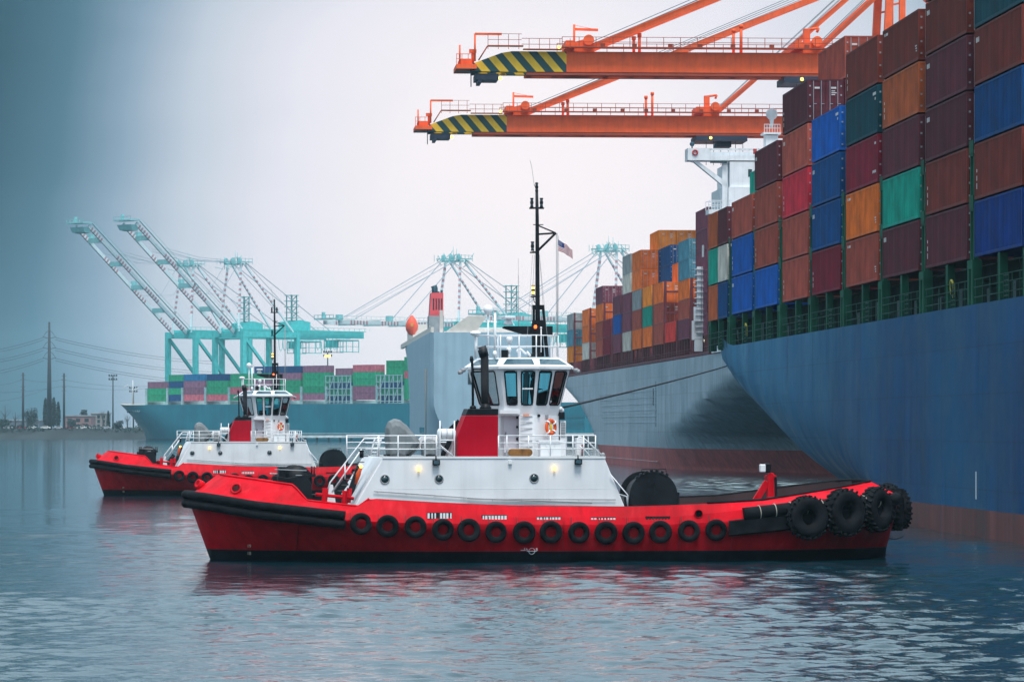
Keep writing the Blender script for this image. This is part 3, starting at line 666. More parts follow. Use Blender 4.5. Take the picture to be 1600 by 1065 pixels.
# roof with sloping fascia
RT = [XY(746, .7), XY(786, -1.1), XY(838, -1.3), XY(874, -.45), XY(866, 1.1), XY(778, 1.7)]
zr0, zr1 = 8.05, 8.47
ctr = Vector((sum(p[0] for p in CT)/6, sum(p[1] for p in CT)/6))
OV = [Vector(p)+(Vector(p)-ctr).normalized()*.14 for p in CT]
mb = MB(); vs = [(*p, zr0-.06) for p in OV]+[(*p, zr0+.05) for p in OV]+[(*p, zr1) for p in RT]
mb.add(vs, [tuple(range(6)), tuple(range(12, 18))]+[(r*6+i, r*6+(i+1) % 6, (r+1)*6+(i+1) % 6, (r+1)*6+i) for r in (0, 1) for i in range(6)])
roof = rebase(mb, base).build('roof', WHITE, wh)
mb = MB()
for k, (u0, u1) in ((0, (.12, .92)), (1, (.10, .90)), (2, (.06, .9)), (3, (.1, .9)), (4, (.1, .9)), (5, (.1, .9))):
    A, B = Vector((*OV[k], zr0+.05)), Vector((*OV[(k+1) % 6], zr0+.05)); C, D = Vector((*RT[k], zr1)), Vector((*RT[(k+1) % 6], zr1))
    nrm = (B-A).cross(C-A).normalized(); nrm = -nrm if nrm.z < 0 else nrm
    def q(u, v, o): return A.lerp(B, u).lerp(C.lerp(D, u), v)+nrm*o
    mb.hexa([q(u0, .2, .0), q(u1, .2, .0), q(u1-.04, .82, .0), q(u0+.04, .82, .0), q(u0, .2, .015), q(u1, .2, .015), q(u1-.04, .82, .015), q(u0+.04, .82, .015)])
mb.v = [(x-wh.location.x, y-wh.location.y, z-wh.location.z) for x, y, z in mb.v]
sk_ = mb.build('skylight', SKYL, wh); 
# floor, console and chairs inside
mb = MB(); cb_ = Vector((sum(p[0] for p in CB)/6, sum(p[1] for p in CB)/6)); sc_ = [(cb_+(Vector(p)-cb_)*.88) for p in CB]; mb.prism([(p.x, p.y) for p in sc_], 6.06, 6.09, 'z'); rebase(mb, base).build('floor', DECK, wh)
mb = MB(); mb.prism([tuple(facept(k, 0, 6.02, -.01)[:2]) for k in range(6)], 6.022, 6.05, 'z'); rebase(mb, base).build('soffit', WHITE, wh)
mb = MB(); q = P(800,620,.3); mb.box(q.x-.2, q.x+.35, -.3, .6, 6.06, 6.85); q = P(848,620,.1); mb.box(q.x-.3, q.x+.4, -.6, .7, 6.06, 6.95); mb.prism([(q.x-.3, 6.95), (q.x+.4, 6.95), (q.x+.3, 7.15)], -.5, .6); rebase(mb, base).build('console', BLK, wh)
mb = MB(); q = P(768,620,.3); mb.box(q.x-.28, q.x+.28, -.2, .4, 6.4, 6.52); mb.box(q.x-.28, q.x-.18, -.2, .4, 6.5, 7.15); mb.tube([(q.x, .1, 6.06), (q.x, .1, 6.4)], .06, 8); q = P(800,628,.2); mb.ball((q.x, -.4, 6.6), .2, 8); rebase(mb, base).build('helm_chair', mat('dark_red_vinyl', (.12, .01, .02), .5), wh)
# tower under the wheelhouse
poly = [(P(752,700,1.2).x, 1.2), (P(782,700,-.75).x, -.75), (P(810.5,700,-.95).x, -.95), (P(811,700,-1.52).x, -1.52), (P(834.5,700,-1.58).x, -1.58), (P(873,700,-.5).x, -.5), (P(867,700,1.15).x, 1.15), (P(778,700,1.8).x, 1.8)]
mb = MB(); mb.prism(poly, HT+.03, 6.02, 'z'); rebase(mb, base).build('tower_wall', WHITE, wh)
mb = MB(); mb.prism([(P(a, b, -1.2).x, P(a, b, -1.2).z) for a, b in [(779,640),(811,640),(811,647.5),(806,646),(779,646)]], -1.55, -.9); rebase(mb, base).build('recess_header', WHITE, wh)
a, b = P(787,648,-.95), P(808,709,-.95); mb = MB(); mb.box(a.x, b.x, -1.0, -.90, HT+.16, a.z); dr = rebase(mb, base).build('door', mat('shade_tinted_door_paint', (.66, .64, .70), .45, .04), wh, bevel=.02)  # recess shade put into the door's lilac tone
mb = MB(); q = P(786.5,679,-1.02); mb.tube([q-base, q-base+Vector((.1, -.05, 0)), q-base+Vector((.1, -.05, .12))], .02, 5)
for z in (5.0, 5.5, 5.9): mb.box(b.x-base.x-.05, b.x-base.x+.03, -1.03, -.99, z-base.z, z-base.z+.1)
mb.build('door_handle', BLK, wh)
mb = MB(); q0, q1 = P(813,650,-1.56), P(832,650,-1.6)
for i in range(6):
    z = P(820,650+i*9.5,-1.56).z; mb.box(q0.x, q1.x, -1.60, -1.57, z-.012, z+.012)
rebase(mb, base).build('louvre', GREYM, wh)
mb = MB(); q = P(822,648,-1.6); mb.box(q.x-.13, q.x+.13, -1.63, -1.59, q.z-.06, q.z+.05); rebase(mb, base).build('notice_plate', mat('salmon_notice', (.75, .35, .25), .5), wh)
mb = MB(); q = P(842,649,-1.45); mb.ball(q, .07, 8); mb.box(q.x-.02, q.x+.05, q.y, q.y+.2, q.z-.03, q.z+.02); rebase(mb, base).build('loudhailer', BLK, wh)
mb = MB(); q = P(854.5,650,-1.1); mb.box(q.x-.06, q.x+.06, q.y-.05, q.y+.1, q.z-.08, q.z+.06); rebase(mb, base).build('lamp_fitting', GREYM, wh)
# locker and louvred box to the right
mb = MB(); a, b = P(844,690,-2.6), P(876,712,-2.6); mb.box(a.x, b.x, -2.7, -1.9, HT+.03, a.z); mb.box(a.x-.08, b.x+.1, -2.76, -1.85, a.z, a.z+.07)
mb.tube([P(852,692,-2.72), P(860,710,-2.72), P(868,692,-2.72)], .01, 4)
mb.build('deck_locker', WHITE2, tug, bevel=.01)
mb = MB(); a, b = P(874,657,-.3), P(883,712,-.3); mb.box(a.x, b.x, -.5, .6, HT+.03, a.z)
for i in range(9): z = a.z-.12-i*.07; mb.box(a.x+.03, b.x-.02, -.53, -.5, z, z+.03, 1)
mb.build('vent_box', [WHITE, GREYM], tug)
mb = MB(); a = P(874,655,-.4); mb.box(a.x-.02, a.x+.2, -.6, -.2, a.z, a.z+.3); mb.build('horn_box', BLK, tug)
mb = MB(); a = P(877,641,-.4); mb.ball(a, .13, 10); mb.ball(a+Vector((-.05, -.1, .08)), .1, 10); mb.build('deck_floodlight', WHITE2, tug)
mb = MB(); a, b = P(899,684,-1.5), P(909,712,-1.5); mb.box(a.x, b.x, -1.8, -1.3, HT+.03, a.z); a = P(905,680,-1.5); mb.tube([a, a-Vector((0, 0, .3))], .06, 6); mb.build('vent_post', WHITE, tug, bevel=.02)
mb = MB(); a = P(911,705,-2); mb.tube([a-Vector((0,0,.3)), a+Vector((0,0,.3))], .07, 8); mb.build('fire_extinguisher', mat('dark_red_paint', (.2, .01, .01), .5), tug)
# roof rail, domes, antennas
rz_ = zr1
rail = [XY(745, .5), XY(782, -.95), XY(838, -1.15), XY(872, -.35), XY(863, .95), XY(778, 1.5), XY(745, .5)]
railing('roof_railing', [(x, y, rz_) for x, y in rail], [.48, .95], [(x, y, rz_) for x, y in rail[:-1]]+[(XY(811, -1.05)[0], -1.05, rz_)], wh if False else tug)
def dome(px, py, y, r, flat=1.0, base_py=559, name='radome', pr=.04):
    c = P(px, py, y); mb = MB(); mb.ball(c, r, 16, 0, (1, 1, flat)); mb.tube([c-Vector((0, 0, r*flat*.9)), Vector((c.x, c.y, zr1))], pr, 8); mb.lathe([(r*.75, 0), (r*.6, .08)], c-Vector((0, 0, r*flat)), (0, 0, 1), 14)
    return mb.build(name, WHITE2, tug)
dome(762.7,483.5,.2,.205); dome(743,520.5,-.3,.24,.45,pr=.05); dome(796,530,-.2,.15); dome(795,546,-.5,.11)
mb = MB(); mb.tube([P(773.5,560,-.6), P(773.5,484,-.6)], .06, 8); mb.tube([P(773.5,556,-.6), P(773.5,548,-.6)], [.13, .07], 8); q = P(775,482,-.6); mb.box(q.x-.12, q.x+.14, -.7, -.5, q.z-.08, q.z+.04); mb.build('antenna_mast', WHITE2, tug)
mb = MB(); mb.tube([P(810,560,0), P(810,430,0)], .018, 5); mb.tube([P(810,430,0), P(809.8,403,0)], .008, 4); mb.build('whip_antenna', GREYM, tug)
mb = MB(); pts = [P(807+i*2,549-3.5*math.sin(i*.6),-.5) for i in range(9)]; mb.tube(pts, .05, 7); mb.tube([P(812,559,-.5), P(811,548,-.5)], .07, 7); mb.tube([P(829,556,-.5), P(823,549,-.5)], .05, 7); mb.build('white_hose', WHITE2, tug)
mb = MB(); q = P(789,552,-.6); mb.box(q.x-.15, q.x+.12, -.7, -.4, zr1, q.z+.15); mb.build('instrument_box', BLK, tug, bevel=.02)
for px, py in ((722,581),(726,578),(897,578),(900,580)):
    mb = MB(); q = P(px, py, -.9 if px > 800 else .2); mb.lathe([(.08, 0), (.1, .16), (0, .17)], q, (-1 if px < 800 else 1, -.5, -.1), 10)
    mb.tube([P(px, py, .2 if px < 800 else -.9), P(731 if px < 800 else 890, 574, .3 if px < 800 else -.8)], .03, 5); mb.build('searchlight', GREYM, tug)
# wooden oval name board with no lettering one can read
mb = MB(); a, b = P(794,706.5,YH), P(832,706.5,YH); r = .155; zz = a.z
poly = [(a.x+r-r*math.cos(t), zz+r*math.sin(t)*1.0) for t in [math.pi*(-.5+i/8) for i in range(9)]]+[(b.x-r+r*math.cos(t), zz+r*math.sin(t)) for t in [math.pi*(.5-i/8) for i in range(9)]]
mb.prism(poly, YH-.02, YH+.04); mb.build('name_board', WOOD, tug, bevel=.008)
# ---- mast
ms = empty('mast', P(840,557,0), 0, tug); base = Vector(ms.location)
mb = MB(); mb.tube([P(841.5,557,0), P(840,480,0), P(839.3,340,0), P(838.6,295,0)], [.12, .10, .075, .06], 10)
mb.beam(P(834,557,-.1), P(833.5,505,-.1), .14); mb.beam(P(855,557,.1), P(849.5,500,.1), .14); mb.beam(P(834,508,0), P(834,477,0), .10); mb.beam(P(851.5,510,0), P(848,477,0), .10); mb.beam(P(832,480,0), P(850.5,480,0), .12, .20)
mb.beam(P(838,557,.3), P(841,520,.2), .16); mb.beam(P(846.5,557,.2), P(843,510,.1), .16)
mb.prism([(P(a, b, 0).x, P(a, b, 0).z) for a, b in [(785,511),(788,509.5),(863,509.5),(863,524),(822,524),(786,513)]], -.12, .12)
mb.prism([(P(a, b, 0).x, P(a, b, 0).z) for a, b in [(830.5,511),(853.5,511),(851,500),(832,500)]], -.1, .1)
mb.prism([(P(a, b, 0).x, P(a, b, 0).z) for a, b in [(824,557),(832,551),(836,557)]], -.4, .1)
mb.tube([P(840,352,0), P(868.5,364,0)], .03, 6); mb.tube([P(840,366,0), P(868.5,364,0)], .04, 6); mb.tube([P(841,391,0), P(868.5,364,0)], .05, 6); mb.tube([P(833,351,0), P(849,351,0)], .02, 5)
for px, py in ((831,325),(846,325),(832,394),(833,463)): mb.tube([P(px,py,0), P(839.5,py,0)], .04, 6); mb.box(P(px,py,0).x-.1, P(px,py,0).x+.1, -.1, .1, P(px,py,0).z-.04, P(px,py,0).z+.02)
mb.tube([P(833,463,0), P(835,472,0), P(839,474,0)], .02, 5)
rebase(mb, base).build('mast_pole', BLK, ms)
def lamp(px, py, lit=None, h=.34, r=.075):
    q = P(px, py, 0); mb = MB()
    for k in range(2):
        z0 = q.z+h*(.5*k)-.0; mb.lathe([(r, 0), (r, h*.13)], (q.x, 0, z0), (0, 0, 1), 10, 0); mb.lathe([(r*.8, h*.13), (r*.8, h*.38)], (q.x, 0, z0), (0, 0, 1), 10, 1); mb.lathe([(r, h*.38), (r, h*.5)], (q.x, 0, z0), (0, 0, 1), 10, 0)
    rebase(mb, base).build('navigation_lamp', [BLK, lit or SKYL], ms)
lamp(831,324,h=.4); lamp(846,324,h=.4); lamp(832,392,h=.4); lamp(833,461,LAMPY,.42); lamp(838.6,299,h=.36,r=.07)
mb = MB(); q = P(836.5,513,-.15); mb.lathe([(.06, 0), (.07, .1), (.04, .14)], q, (0, 0, 1), 10); rebase(mb, base).build('red_lamp', LAMPR, ms)
mb = MB(); q = P(794,508,0); mb.lathe([(.16, 0), (.2, .08), (.12, .2), (.1, .26)], q, (0, 0, 1), 14); mb.box(q.x-.22, q.x+.22, -.6, .6, q.z+.28, q.z+.38); rebase(mb, base).build('radar_scanner', WHITE2, ms, bevel=.02)
mb = MB(); q = P(845.5,512,-.15); mb.tube([q, P(845.5,550,-.3)], .025, 6); mb.ball(q, .05, 8); rebase(mb, base).build('whip_pole', WHITE2, ms)
mb = MB(); mb.tube([P(838.6,295,0), P(838.4,285,0)], .05, 6); mb.tube([P(834.5,288,0), P(831,262,0), P(828,250,0)], .008, 4); mb.tube([P(838,296,0), P(834.5,288,0)], .015, 4); rebase(mb, base).build('mast_top', BLK, ms)
mb = MB()
for px0, py0, px1, py1, y in ((832,398,822,555,-.8),(835,398,830,500,.3),(843,398,853,540,.5),(843,398,858,556,-.9),(869,366,869,556,-.2),(872.5,368,872.5,557,.4)):
    mb.tube([P(px0,py0,0), P(px1,py1,y)], .009, 4)
mb.tube([P(870.5,364,0), P(870.8,557,.1)], .022, 5); rebase(mb, base).build('rigging', GREYM, ms)
TUGP = [c for c in children(tug)]
# ------------------------------------------------------------------ things carried by the tug (each top-level, placed in the tug's frame)
TM = Matrix.Translation(TS) @ Matrix.Rotation(TH, 4, 'Z')
CARGO = []
def onboard(name, loc, label, cat, builder):
    o = empty(name, TM @ Vector(loc), TH); tag(o, label, cat); builder(o, Vector(loc)); CARGO.append(o); return o
def solo(name, loc, mb, mats, label, cat, bevel=0):
    loc = Vector(loc); o = rebase(mb, loc).build(name, mats, bevel=bevel, loc=TM @ loc, rz=TH); tag(o, label, cat); CARGO.append(o); return o
# life ring hung on the wheelhouse tower
q = P(854.5, 667, -1.15); e = (Vector(CB[3])-Vector(CB[2])).normalized(); nrm = Vector((e.y, -e.x, 0)); c = q+nrm*.22
def ring(o, l):
    cc = c-l; mb = MB(); mb.torus(cc, .27, .085, nrm, 30, 10, rz=.06); mb.build('ring', ORNG, o)
    mb = MB(); u = Vector((e.x, e.y, 0))
    for k in range(4):
        a = math.pi*(.25+.5*k); d = u*math.cos(a)+Vector((0, 0, math.sin(a))); mb.torus(cc+d*.27, .092, .03, d.cross(nrm), 12, 5, rz=.04)
    mb.build('reflective_band', WHITE2, o)
    mb = MB(); mb.tube([cc+Vector((-.03, 0, .2))-nrm*.03, cc+Vector((.04, 0, 0))-nrm*.03, cc+Vector((-.02, 0, -.2))-nrm*.03], .06, 8); mb.build('coiled_line', YEL, o)
onboard('life_ring', c, 'orange life ring with white bands hung on the wheelhouse tower of the nearer tugboat', 'life ring', ring)
# flag
def flag(o, l):
    a = P(872, 374, 0)-l; n, m_ = 26, 14; Lf, Hf = .92, .50; vs = []
    for i in range(n+1):
        for j in range(m_+1):
            u, v = i/n, j/m_
            vs.append((a.x+Lf*u*.68, .10*math.sin(u*9+v)*u**.5, a.z-Hf*v*(1-.25*u)-.36*u-.1*u*u+.02*math.sin(u*14+v*3)*u))
    red, wht, blu = MB(), MB(), MB()
    def face(i, j): k = i*(m_+1)+j; return (k, k+m_+1, k+m_+2, k+1)
    for i in range(n):
        for j in range(13):
            tgt = blu if (i < 11 and j < 7) else (red if j % 2 == 0 else wht)
            tgt.add([vs[x] for x in face(i, j)], [(0, 1, 2, 3)], 0, True)
    for j in range(6):
        for i in range(5):
            k = (1+2*i)*(m_+1)+j; p = Vector(vs[k])
            for s in (-.012, .012): wht.add([p+Vector((.012, s, -.008)), p+Vector((.03, s, -.008)), p+Vector((.03, s, -.024)), p+Vector((.012, s, -.024))], [(0, 1, 2, 3)])
    for mbx, nm, mt in ((red, 'red_stripes', mat('flag_red', (.40, .02, .03), .8)), (wht, 'white_stripes', mat('flag_white', (.75, .75, .78), .8)), (blu, 'blue_canton', mat('flag_blue', (.02, .04, .18), .8))):
        ob = mbx.build(nm, mt, o, fix=False); sd_ = ob.modifiers.new('cloth', 'SOLIDIFY'); sd_.thickness = .006
onboard('flag', P(872, 374, 0), 'small american flag flying from the halyard beside the mast of the nearer tugboat', 'flag', flag)
# liferaft canister on its cradle
def raft(o, l):
    y = -3.2; a, b = P(683, 677.5, y)-l, P(712, 677.5, y)-l
    mb = MB(); L_ = b.x-a.x; mb.lathe([(.12, 0), (.2, .04), (.22, .1), (.22, L_*.48), (.235, L_*.49), (.235, L_*.51), (.22, L_*.52), (.22, L_-.1), (.2, L_-.04), (.12, L_)], (a.x, a.y, a.z), (1, 0, 0), 18); mb.build('canister', WHITE2, o)
    mb = MB(); mb.torus(((a.x+b.x)/2, a.y, a.z), .24, .012, (1, 0, 0), 18, 5); mb.torus((a.x+L_*.2, a.y, a.z), .225, .01, (1, 0, 0), 18, 5); mb.torus((a.x+L_*.8, a.y, a.z), .225, .01, (1, 0, 0), 18, 5); mb.build('lashing', GREYM, o)
    mb = MB()
    for yy in (-.32, .32):
        for px in (686, 708.5): p0, p1 = P(px, 714, y)-l, P(px, 657, y)-l; mb.tube([(p0.x, a.y+yy, p0.z), (p1.x, a.y+yy, p1.z if yy < 0 else a.z)], .03, 6)
        p0, p1 = P(686, 691, y)-l, P(708.5, 713, y)-l; mb.tube([(p0.x, a.y+yy, p0.z-.1), (p1.x, a.y+yy, p1.z)], .02, 5); mb.tube([(p0.x, a.y+yy, p0.z+.1), (p1.x, a.y+yy, p0.z+.1)], .03, 6)
    mb.build('cradle', WHITE2, o)
onboard('life_raft', P(697, 714, -3.2), 'white liferaft canister on a tubular cradle left of the red funnel of the nearer tugboat', 'life raft', raft)
# davit under grey tarpaulin
def noisy(o, s, d, lev=2):
    ss = o.modifiers.new('sub', 'SUBSURF'); ss.subdivision_type = 'SIMPLE'; ss.levels = ss.render_levels = lev
    tx = bpy.data.textures.new('wrinkle', 'CLOUDS'); tx.noise_scale = s; dm = o.modifiers.new('wrinkle', 'DISPLACE'); dm.texture = tx; dm.strength = d; dm.mid_level = .5
def davit(o, l):
    y = -1.6
    def Q(px, py, yy=y): return P(px, py, yy)-l
    pts = [(604,711),(602.5,685),(603,668),(607,658.5),(615,654.5),(623,656),(634,664),(652,684),(656,691),(647,702),(634,712)]
    base_ = [Q(a, b) for a, b in pts]; cx = Q(618, 688); mb = MB(); n = len(pts); vs = []
    for k, (yo, f) in enumerate(((-.75, .72), (-.62, .93), (-.3, 1), (.3, 1), (.62, .93), (.75, .72))):
        for p in base_: vs.append((cx.x+(p.x-cx.x)*f, p.y+yo, cx.z+(p.z-cx.z)*f if p.z > cx.z-.4 else p.z))
    mb.add(vs, [tuple(range(n)), tuple(range(6*n-1, 5*n-1, -1))]+[(k*n+i, (k+1)*n+i, (k+1)*n+(i+1) % n, k*n+(i+1) % n) for k in range(5) for i in range(n)], 0, True)
    t_ = mb.build('tarpaulin', TARP, o); noisy(t_, .7, .07, 3)
    pts = [(657,711),(656,698),(659,689),(667,685),(675,688),(678,697),(678,711)]; b2_ = [Q(a, b) for a, b in pts]; n = len(pts); mb = MB(); cx = Q(667, 705)
    vs = []
    for yo, f in ((-.55, .8), (-.35, 1), (.35, 1), (.55, .8)):
        for p in b2_: vs.append((cx.x+(p.x-cx.x)*f, p.y+yo-.6, cx.z+(p.z-cx.z)*f))
    mb.add(vs, [tuple(range(n)), tuple(range(4*n-1, 3*n-1, -1))]+[(k*n+i, (k+1)*n+i, (k+1)*n+(i+1) % n, k*n+(i+1) % n) for k in range(3) for i in range(n)], 0, True)
    t_ = mb.build('tarpaulin', TARP, o); noisy(t_, .25, .1, 3)
    mb = MB(); mb.prism([(Q(*a).x, Q(*a).z) for a in [(628,714),(640,714),(672,686),(684,685),(684,679),(661,680.5)]], -1.5-l.y, -1.1-l.y); mb.box(Q(676,714).x, Q(683,714).x, -1.6-l.y, -1.0-l.y, 0, Q(680,680).z)
    mb.build('davit_arm', WHITE, o)
    mb = MB(); mb.beam(Q(690,713,-1.2), Q(712,671,-1.2), .16, .2); mb.beam(Q(705,672,-1.2), Q(719,659,-1.2), .12, .3); mb.beam(Q(664,712,-2.2), Q(684,709,-2.2), .1, .12); mb.box(Q(602,713).x, Q(636,713).x, -2.3-l.y, -.9-l.y, 0, .08); mb.build('hydraulic_arm', BLK, o)
    mb = MB(); mb.beam(Q(695,713,-1.0), Q(715,680,-1.0), .2, .3); mb.build('support', WHITE2, o)
dv = onboard('davit', (P(640, 713, -1.6).x, -1.6, HT+.03), 'small boat davit wrapped in grey tarpaulin on the upper deck of the nearer tugboat', 'davit', davit)
# person at the controls
def person(name, l, face, label):
    o = empty(name, TM @ Vector(l), TH+face); tag(o, label, 'person'); CARGO.append(o)
    J = {'pel': (0, 0, .95), 'ab': (0, 0, 1.08), 'ch': (.01, 0, 1.33), 'nk': (.02, 0, 1.49), 'hd': (.04, 0, 1.60), 'tp': (.04, 0, 1.73),
         'sl': (0, .18, 1.42), 'sr': (0, -.18, 1.42), 'el': (.04, .25, 1.14), 'er': (.04, -.25, 1.14), 'wl': (.27, .18, 1.10), 'wr': (.27, -.18, 1.10), 'hl': (.36, .16, 1.10), 'hr': (.36, -.16, 1.10),
         'pl': (0, .09, .9), 'pr': (0, -.09, .9), 'kl': (.02, .11, .5), 'kr': (.02, -.11, .5), 'al': (-.02, .12, .09), 'ar': (-.02, -.12, .09), 'tl': (.14, .13, .04), 'tr': (.14, -.13, .04)}
    ks = list(J); ed = [('pel','ab'),('ab','ch'),('ch','nk'),('nk','hd'),('hd','tp'),('ch','sl'),('ch','sr'),('sl','el'),('sr','er'),('el','wl'),('er','wr'),('wl','hl'),('wr','hr'),('pel','pl'),('pel','pr'),('pl','kl'),('pr','kr'),('kl','al'),('kr','ar'),('al','tl'),('ar','tr')]
    rad = dict(pel=.15, ab=.135, ch=.16, nk=.06, hd=.095, tp=.07, sl=.075, sr=.075, el=.05, er=.05, wl=.035, wr=.035, hl=.035, hr=.035, pl=.095, pr=.095, kl=.065, kr=.065, al=.045, ar=.045, tl=.04, tr=.04)
    V = [J[k] for k in ks]; Rr = [rad[k] for k in ks]; Ed = [(ks.index(a), ks.index(b)) for a, b in ed]
    for s, h in ((1, 'hl'), (-1, 'hr')):
        hx, hy, hz = J[h]
        for i, (dy, ln) in enumerate(((-.03, .075), (-.01, .085), (.01, .08), (.03, .065))):
            n0 = len(V); V += [(hx+.03, hy+dy, hz), (hx+.03+ln*.6, hy+dy, hz-.01), (hx+.02+ln*.8, hy+dy, hz-.045)]; Rr += [.012, .01, .008]; Ed += [(ks.index(h), n0), (n0, n0+1), (n0+1, n0+2)]
        n0 = len(V); V += [(hx+.0, hy-s*.04, hz), (hx+.05, hy-s*.055, hz-.02)]; Rr += [.013, .01]; Ed += [(ks.index(h), n0), (n0, n0+1)]
    me = bpy.data.meshes.new('body'); me.from_pydata(V, Ed, []); me.materials.append(mat('dark_clothing', (.02, .022, .03), .85, .2))
    b = bpy.data.objects.new('body', me); col.objects.link(b); b.parent = o
    sk = b.modifiers.new('skin', 'SKIN')
    for i, v in enumerate(me.skin_vertices[0].data if me.skin_vertices else []): v.radius = (Rr[i], Rr[i]); v.use_root = (i == 0)
    if not me.skin_vertices:
        pass
    ss = b.modifiers.new('sub', 'SUBSURF'); ss.levels = ss.render_levels = 1; sk.use_smooth_shade = True
    mb = MB(); mb.ball((.05, 0, 1.63), .105, 14, 0, (1, .85, 1.15)); mb.ball((.165, 0, 1.61), .022, 8); mb.ball((.04, .09, 1.62), .025, 8); mb.ball((.04, -.09, 1.62), .025, 8); mb.ball((.14, .035, 1.645), .012, 6, 1); mb.ball((.14, -.035, 1.645), .012, 6, 1); mb.box(.138, .15, -.025, .025, 1.565, 1.572, 1)
    mb.build('head', [mat('skin', (.32, .18, .13), .6), BLK], o)
    mb = MB(); mb.ball((.03, 0, 1.67), .115, 14, 0, (1, .92, .95)); mb.build('hair', mat('dark_hair', (.015, .012, .012), .8), o)
    return o
q = P(830, 610, .1)
person('person', (q.x+.05, .15, 6.06), R(-8), 'person in dark clothes standing inside the wheelhouse of the nearer tugboat')

# ------------------------------------------------------------------ second tug: the same boat farther away
TS2 = Vector((-33.1, 311.4, 0))
TM2 = Matrix.Translation(TS2) @ Matrix.Rotation(TH, 4, 'Z')
tug2 = copy_tree(tug); tug2.location = TS2
tag(tug2, 'smaller, more distant red and white tugboat behind the bow of the nearer tug', 'tugboat')
for ch in [c for c in children(tug2) if c.name.startswith('deckhouse')]:
    for l_ in children(ch):
        if l_.type == 'LIGHT': l_.data = l_.data.copy()
for o in list(CARGO):
    if o.name.startswith('flag'): continue
    c = copy_tree(o); loc = TM.inverted() @ o.location; c.location = TM2 @ loc
    c['label'] = o['label'].replace('the nearer tugboat', 'the farther tugboat')
# mooring rope from the blue ship's stern
# ------------------------------------------------------------------ hull builder for ships
def ship_hull(name, parent, cx, ys, levels, bf, hb, deck, mats, midx, smooth=True, cap=True):
    """levels: list of heights, top row follows deck(y); bf(y,h) half breadth; hb(y) height of the keel line"""
    mb = MB(); n = len(ys)
    for s in (-1, 1):
        vs = []
        for h in levels+[None]:
            for y in ys:
                hh = deck(y) if h is None else max(min(h, deck(y)-.05), min(hb(y), deck(y)-.1))
                vs.append((cx+s*bf(y, hh), y, hh))
        for r in range(len(levels)):
            sub = vs[r*n:(r+2)*n]; mb.add(sub, [(i, i+1, n+i+1, n+i) for i in range(n-1)], midx(levels[r]), smooth)
    # end caps and deck
    for e in (0, n-1):
        y = ys[e]; prev = None; vs = []; ms_ = []
        for h in levels+[None]:
            hh = deck(y) if h is None else max(min(h, deck(y)-.05), min(hb(y), deck(y)-.1))
            vs += [(cx-bf(y, hh), y, hh), (cx+bf(y, hh), y, hh)]; ms_.append(hh)
        for r in range(len(levels)): mb.add(vs[2*r:2*r+4], [(0, 1, 3, 2)], midx(levels[r]))
    vs = [(cx-bf(y, deck(y)), y, deck(y)-.02) for y in ys]+[(cx+bf(y, deck(y)), y, deck(y)-.02) for y in ys]
    mb.add(vs, [(i, i+1, n+i+1, n+i) for i in range(n-1)], len(mats)-1)
    return mb.build(name, mats, parent)
def el(t, a, b): t = max(0, min(1, t)); return (1-(1-t)**a)**b
def lighten_aft(m, y0, y1, colr, amt):
    # paler streaky tint that grows towards the stern (fixed to the hull)
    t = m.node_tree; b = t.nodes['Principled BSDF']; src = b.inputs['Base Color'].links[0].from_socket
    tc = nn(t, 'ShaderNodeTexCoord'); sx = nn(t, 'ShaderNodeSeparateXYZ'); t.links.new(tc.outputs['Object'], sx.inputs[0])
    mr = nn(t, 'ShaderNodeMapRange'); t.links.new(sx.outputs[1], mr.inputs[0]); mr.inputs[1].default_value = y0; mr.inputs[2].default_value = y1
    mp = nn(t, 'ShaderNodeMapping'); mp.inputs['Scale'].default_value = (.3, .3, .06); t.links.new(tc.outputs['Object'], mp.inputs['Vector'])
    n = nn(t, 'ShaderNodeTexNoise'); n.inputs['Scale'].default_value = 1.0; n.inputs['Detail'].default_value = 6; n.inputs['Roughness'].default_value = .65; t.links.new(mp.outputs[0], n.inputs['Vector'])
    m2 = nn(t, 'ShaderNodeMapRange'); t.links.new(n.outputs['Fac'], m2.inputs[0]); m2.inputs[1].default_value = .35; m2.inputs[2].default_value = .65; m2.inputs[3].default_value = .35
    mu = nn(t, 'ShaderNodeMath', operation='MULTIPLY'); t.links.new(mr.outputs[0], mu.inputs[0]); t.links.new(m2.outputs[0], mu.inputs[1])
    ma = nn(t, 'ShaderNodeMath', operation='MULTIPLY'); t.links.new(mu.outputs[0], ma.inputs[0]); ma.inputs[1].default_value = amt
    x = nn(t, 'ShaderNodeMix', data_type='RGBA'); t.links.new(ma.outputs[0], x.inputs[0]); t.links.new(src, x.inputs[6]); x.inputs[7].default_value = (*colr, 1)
    # horizontal strake welds and vertical butts as fine relief
    w1 = nn(t, 'ShaderNodeTexBrick'); mb_ = nn(t, 'ShaderNodeMapping'); mb_.inputs['Rotation'].default_value = (0, R(90), R(90)); 
    cb = nn(t, 'ShaderNodeCombineXYZ'); t.links.new(sx.outputs[1], cb.inputs[0]); t.links.new(sx.outputs[2], cb.inputs[1]); t.links.new(cb.outputs[0], w1.inputs['Vector'])
    w1.inputs['Scale'].default_value = 1; w1.inputs['Brick Width'].default_value = 9; w1.inputs['Row Height'].default_value = 2.4; w1.inputs['Mortar Size'].default_value = .035; w1.inputs['Mortar Smooth'].default_value = .3
    w1.inputs['Color1'].default_value = (1, 1, 1, 1); w1.inputs['Color2'].default_value = (.86, .86, .86, 1); w1.inputs['Mortar'].default_value = (.62, .62, .62, 1)
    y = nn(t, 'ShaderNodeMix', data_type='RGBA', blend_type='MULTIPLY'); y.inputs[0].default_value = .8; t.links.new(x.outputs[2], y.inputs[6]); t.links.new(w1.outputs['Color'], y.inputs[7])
    t.links.new(y.outputs[2], b.inputs['Base Color'])
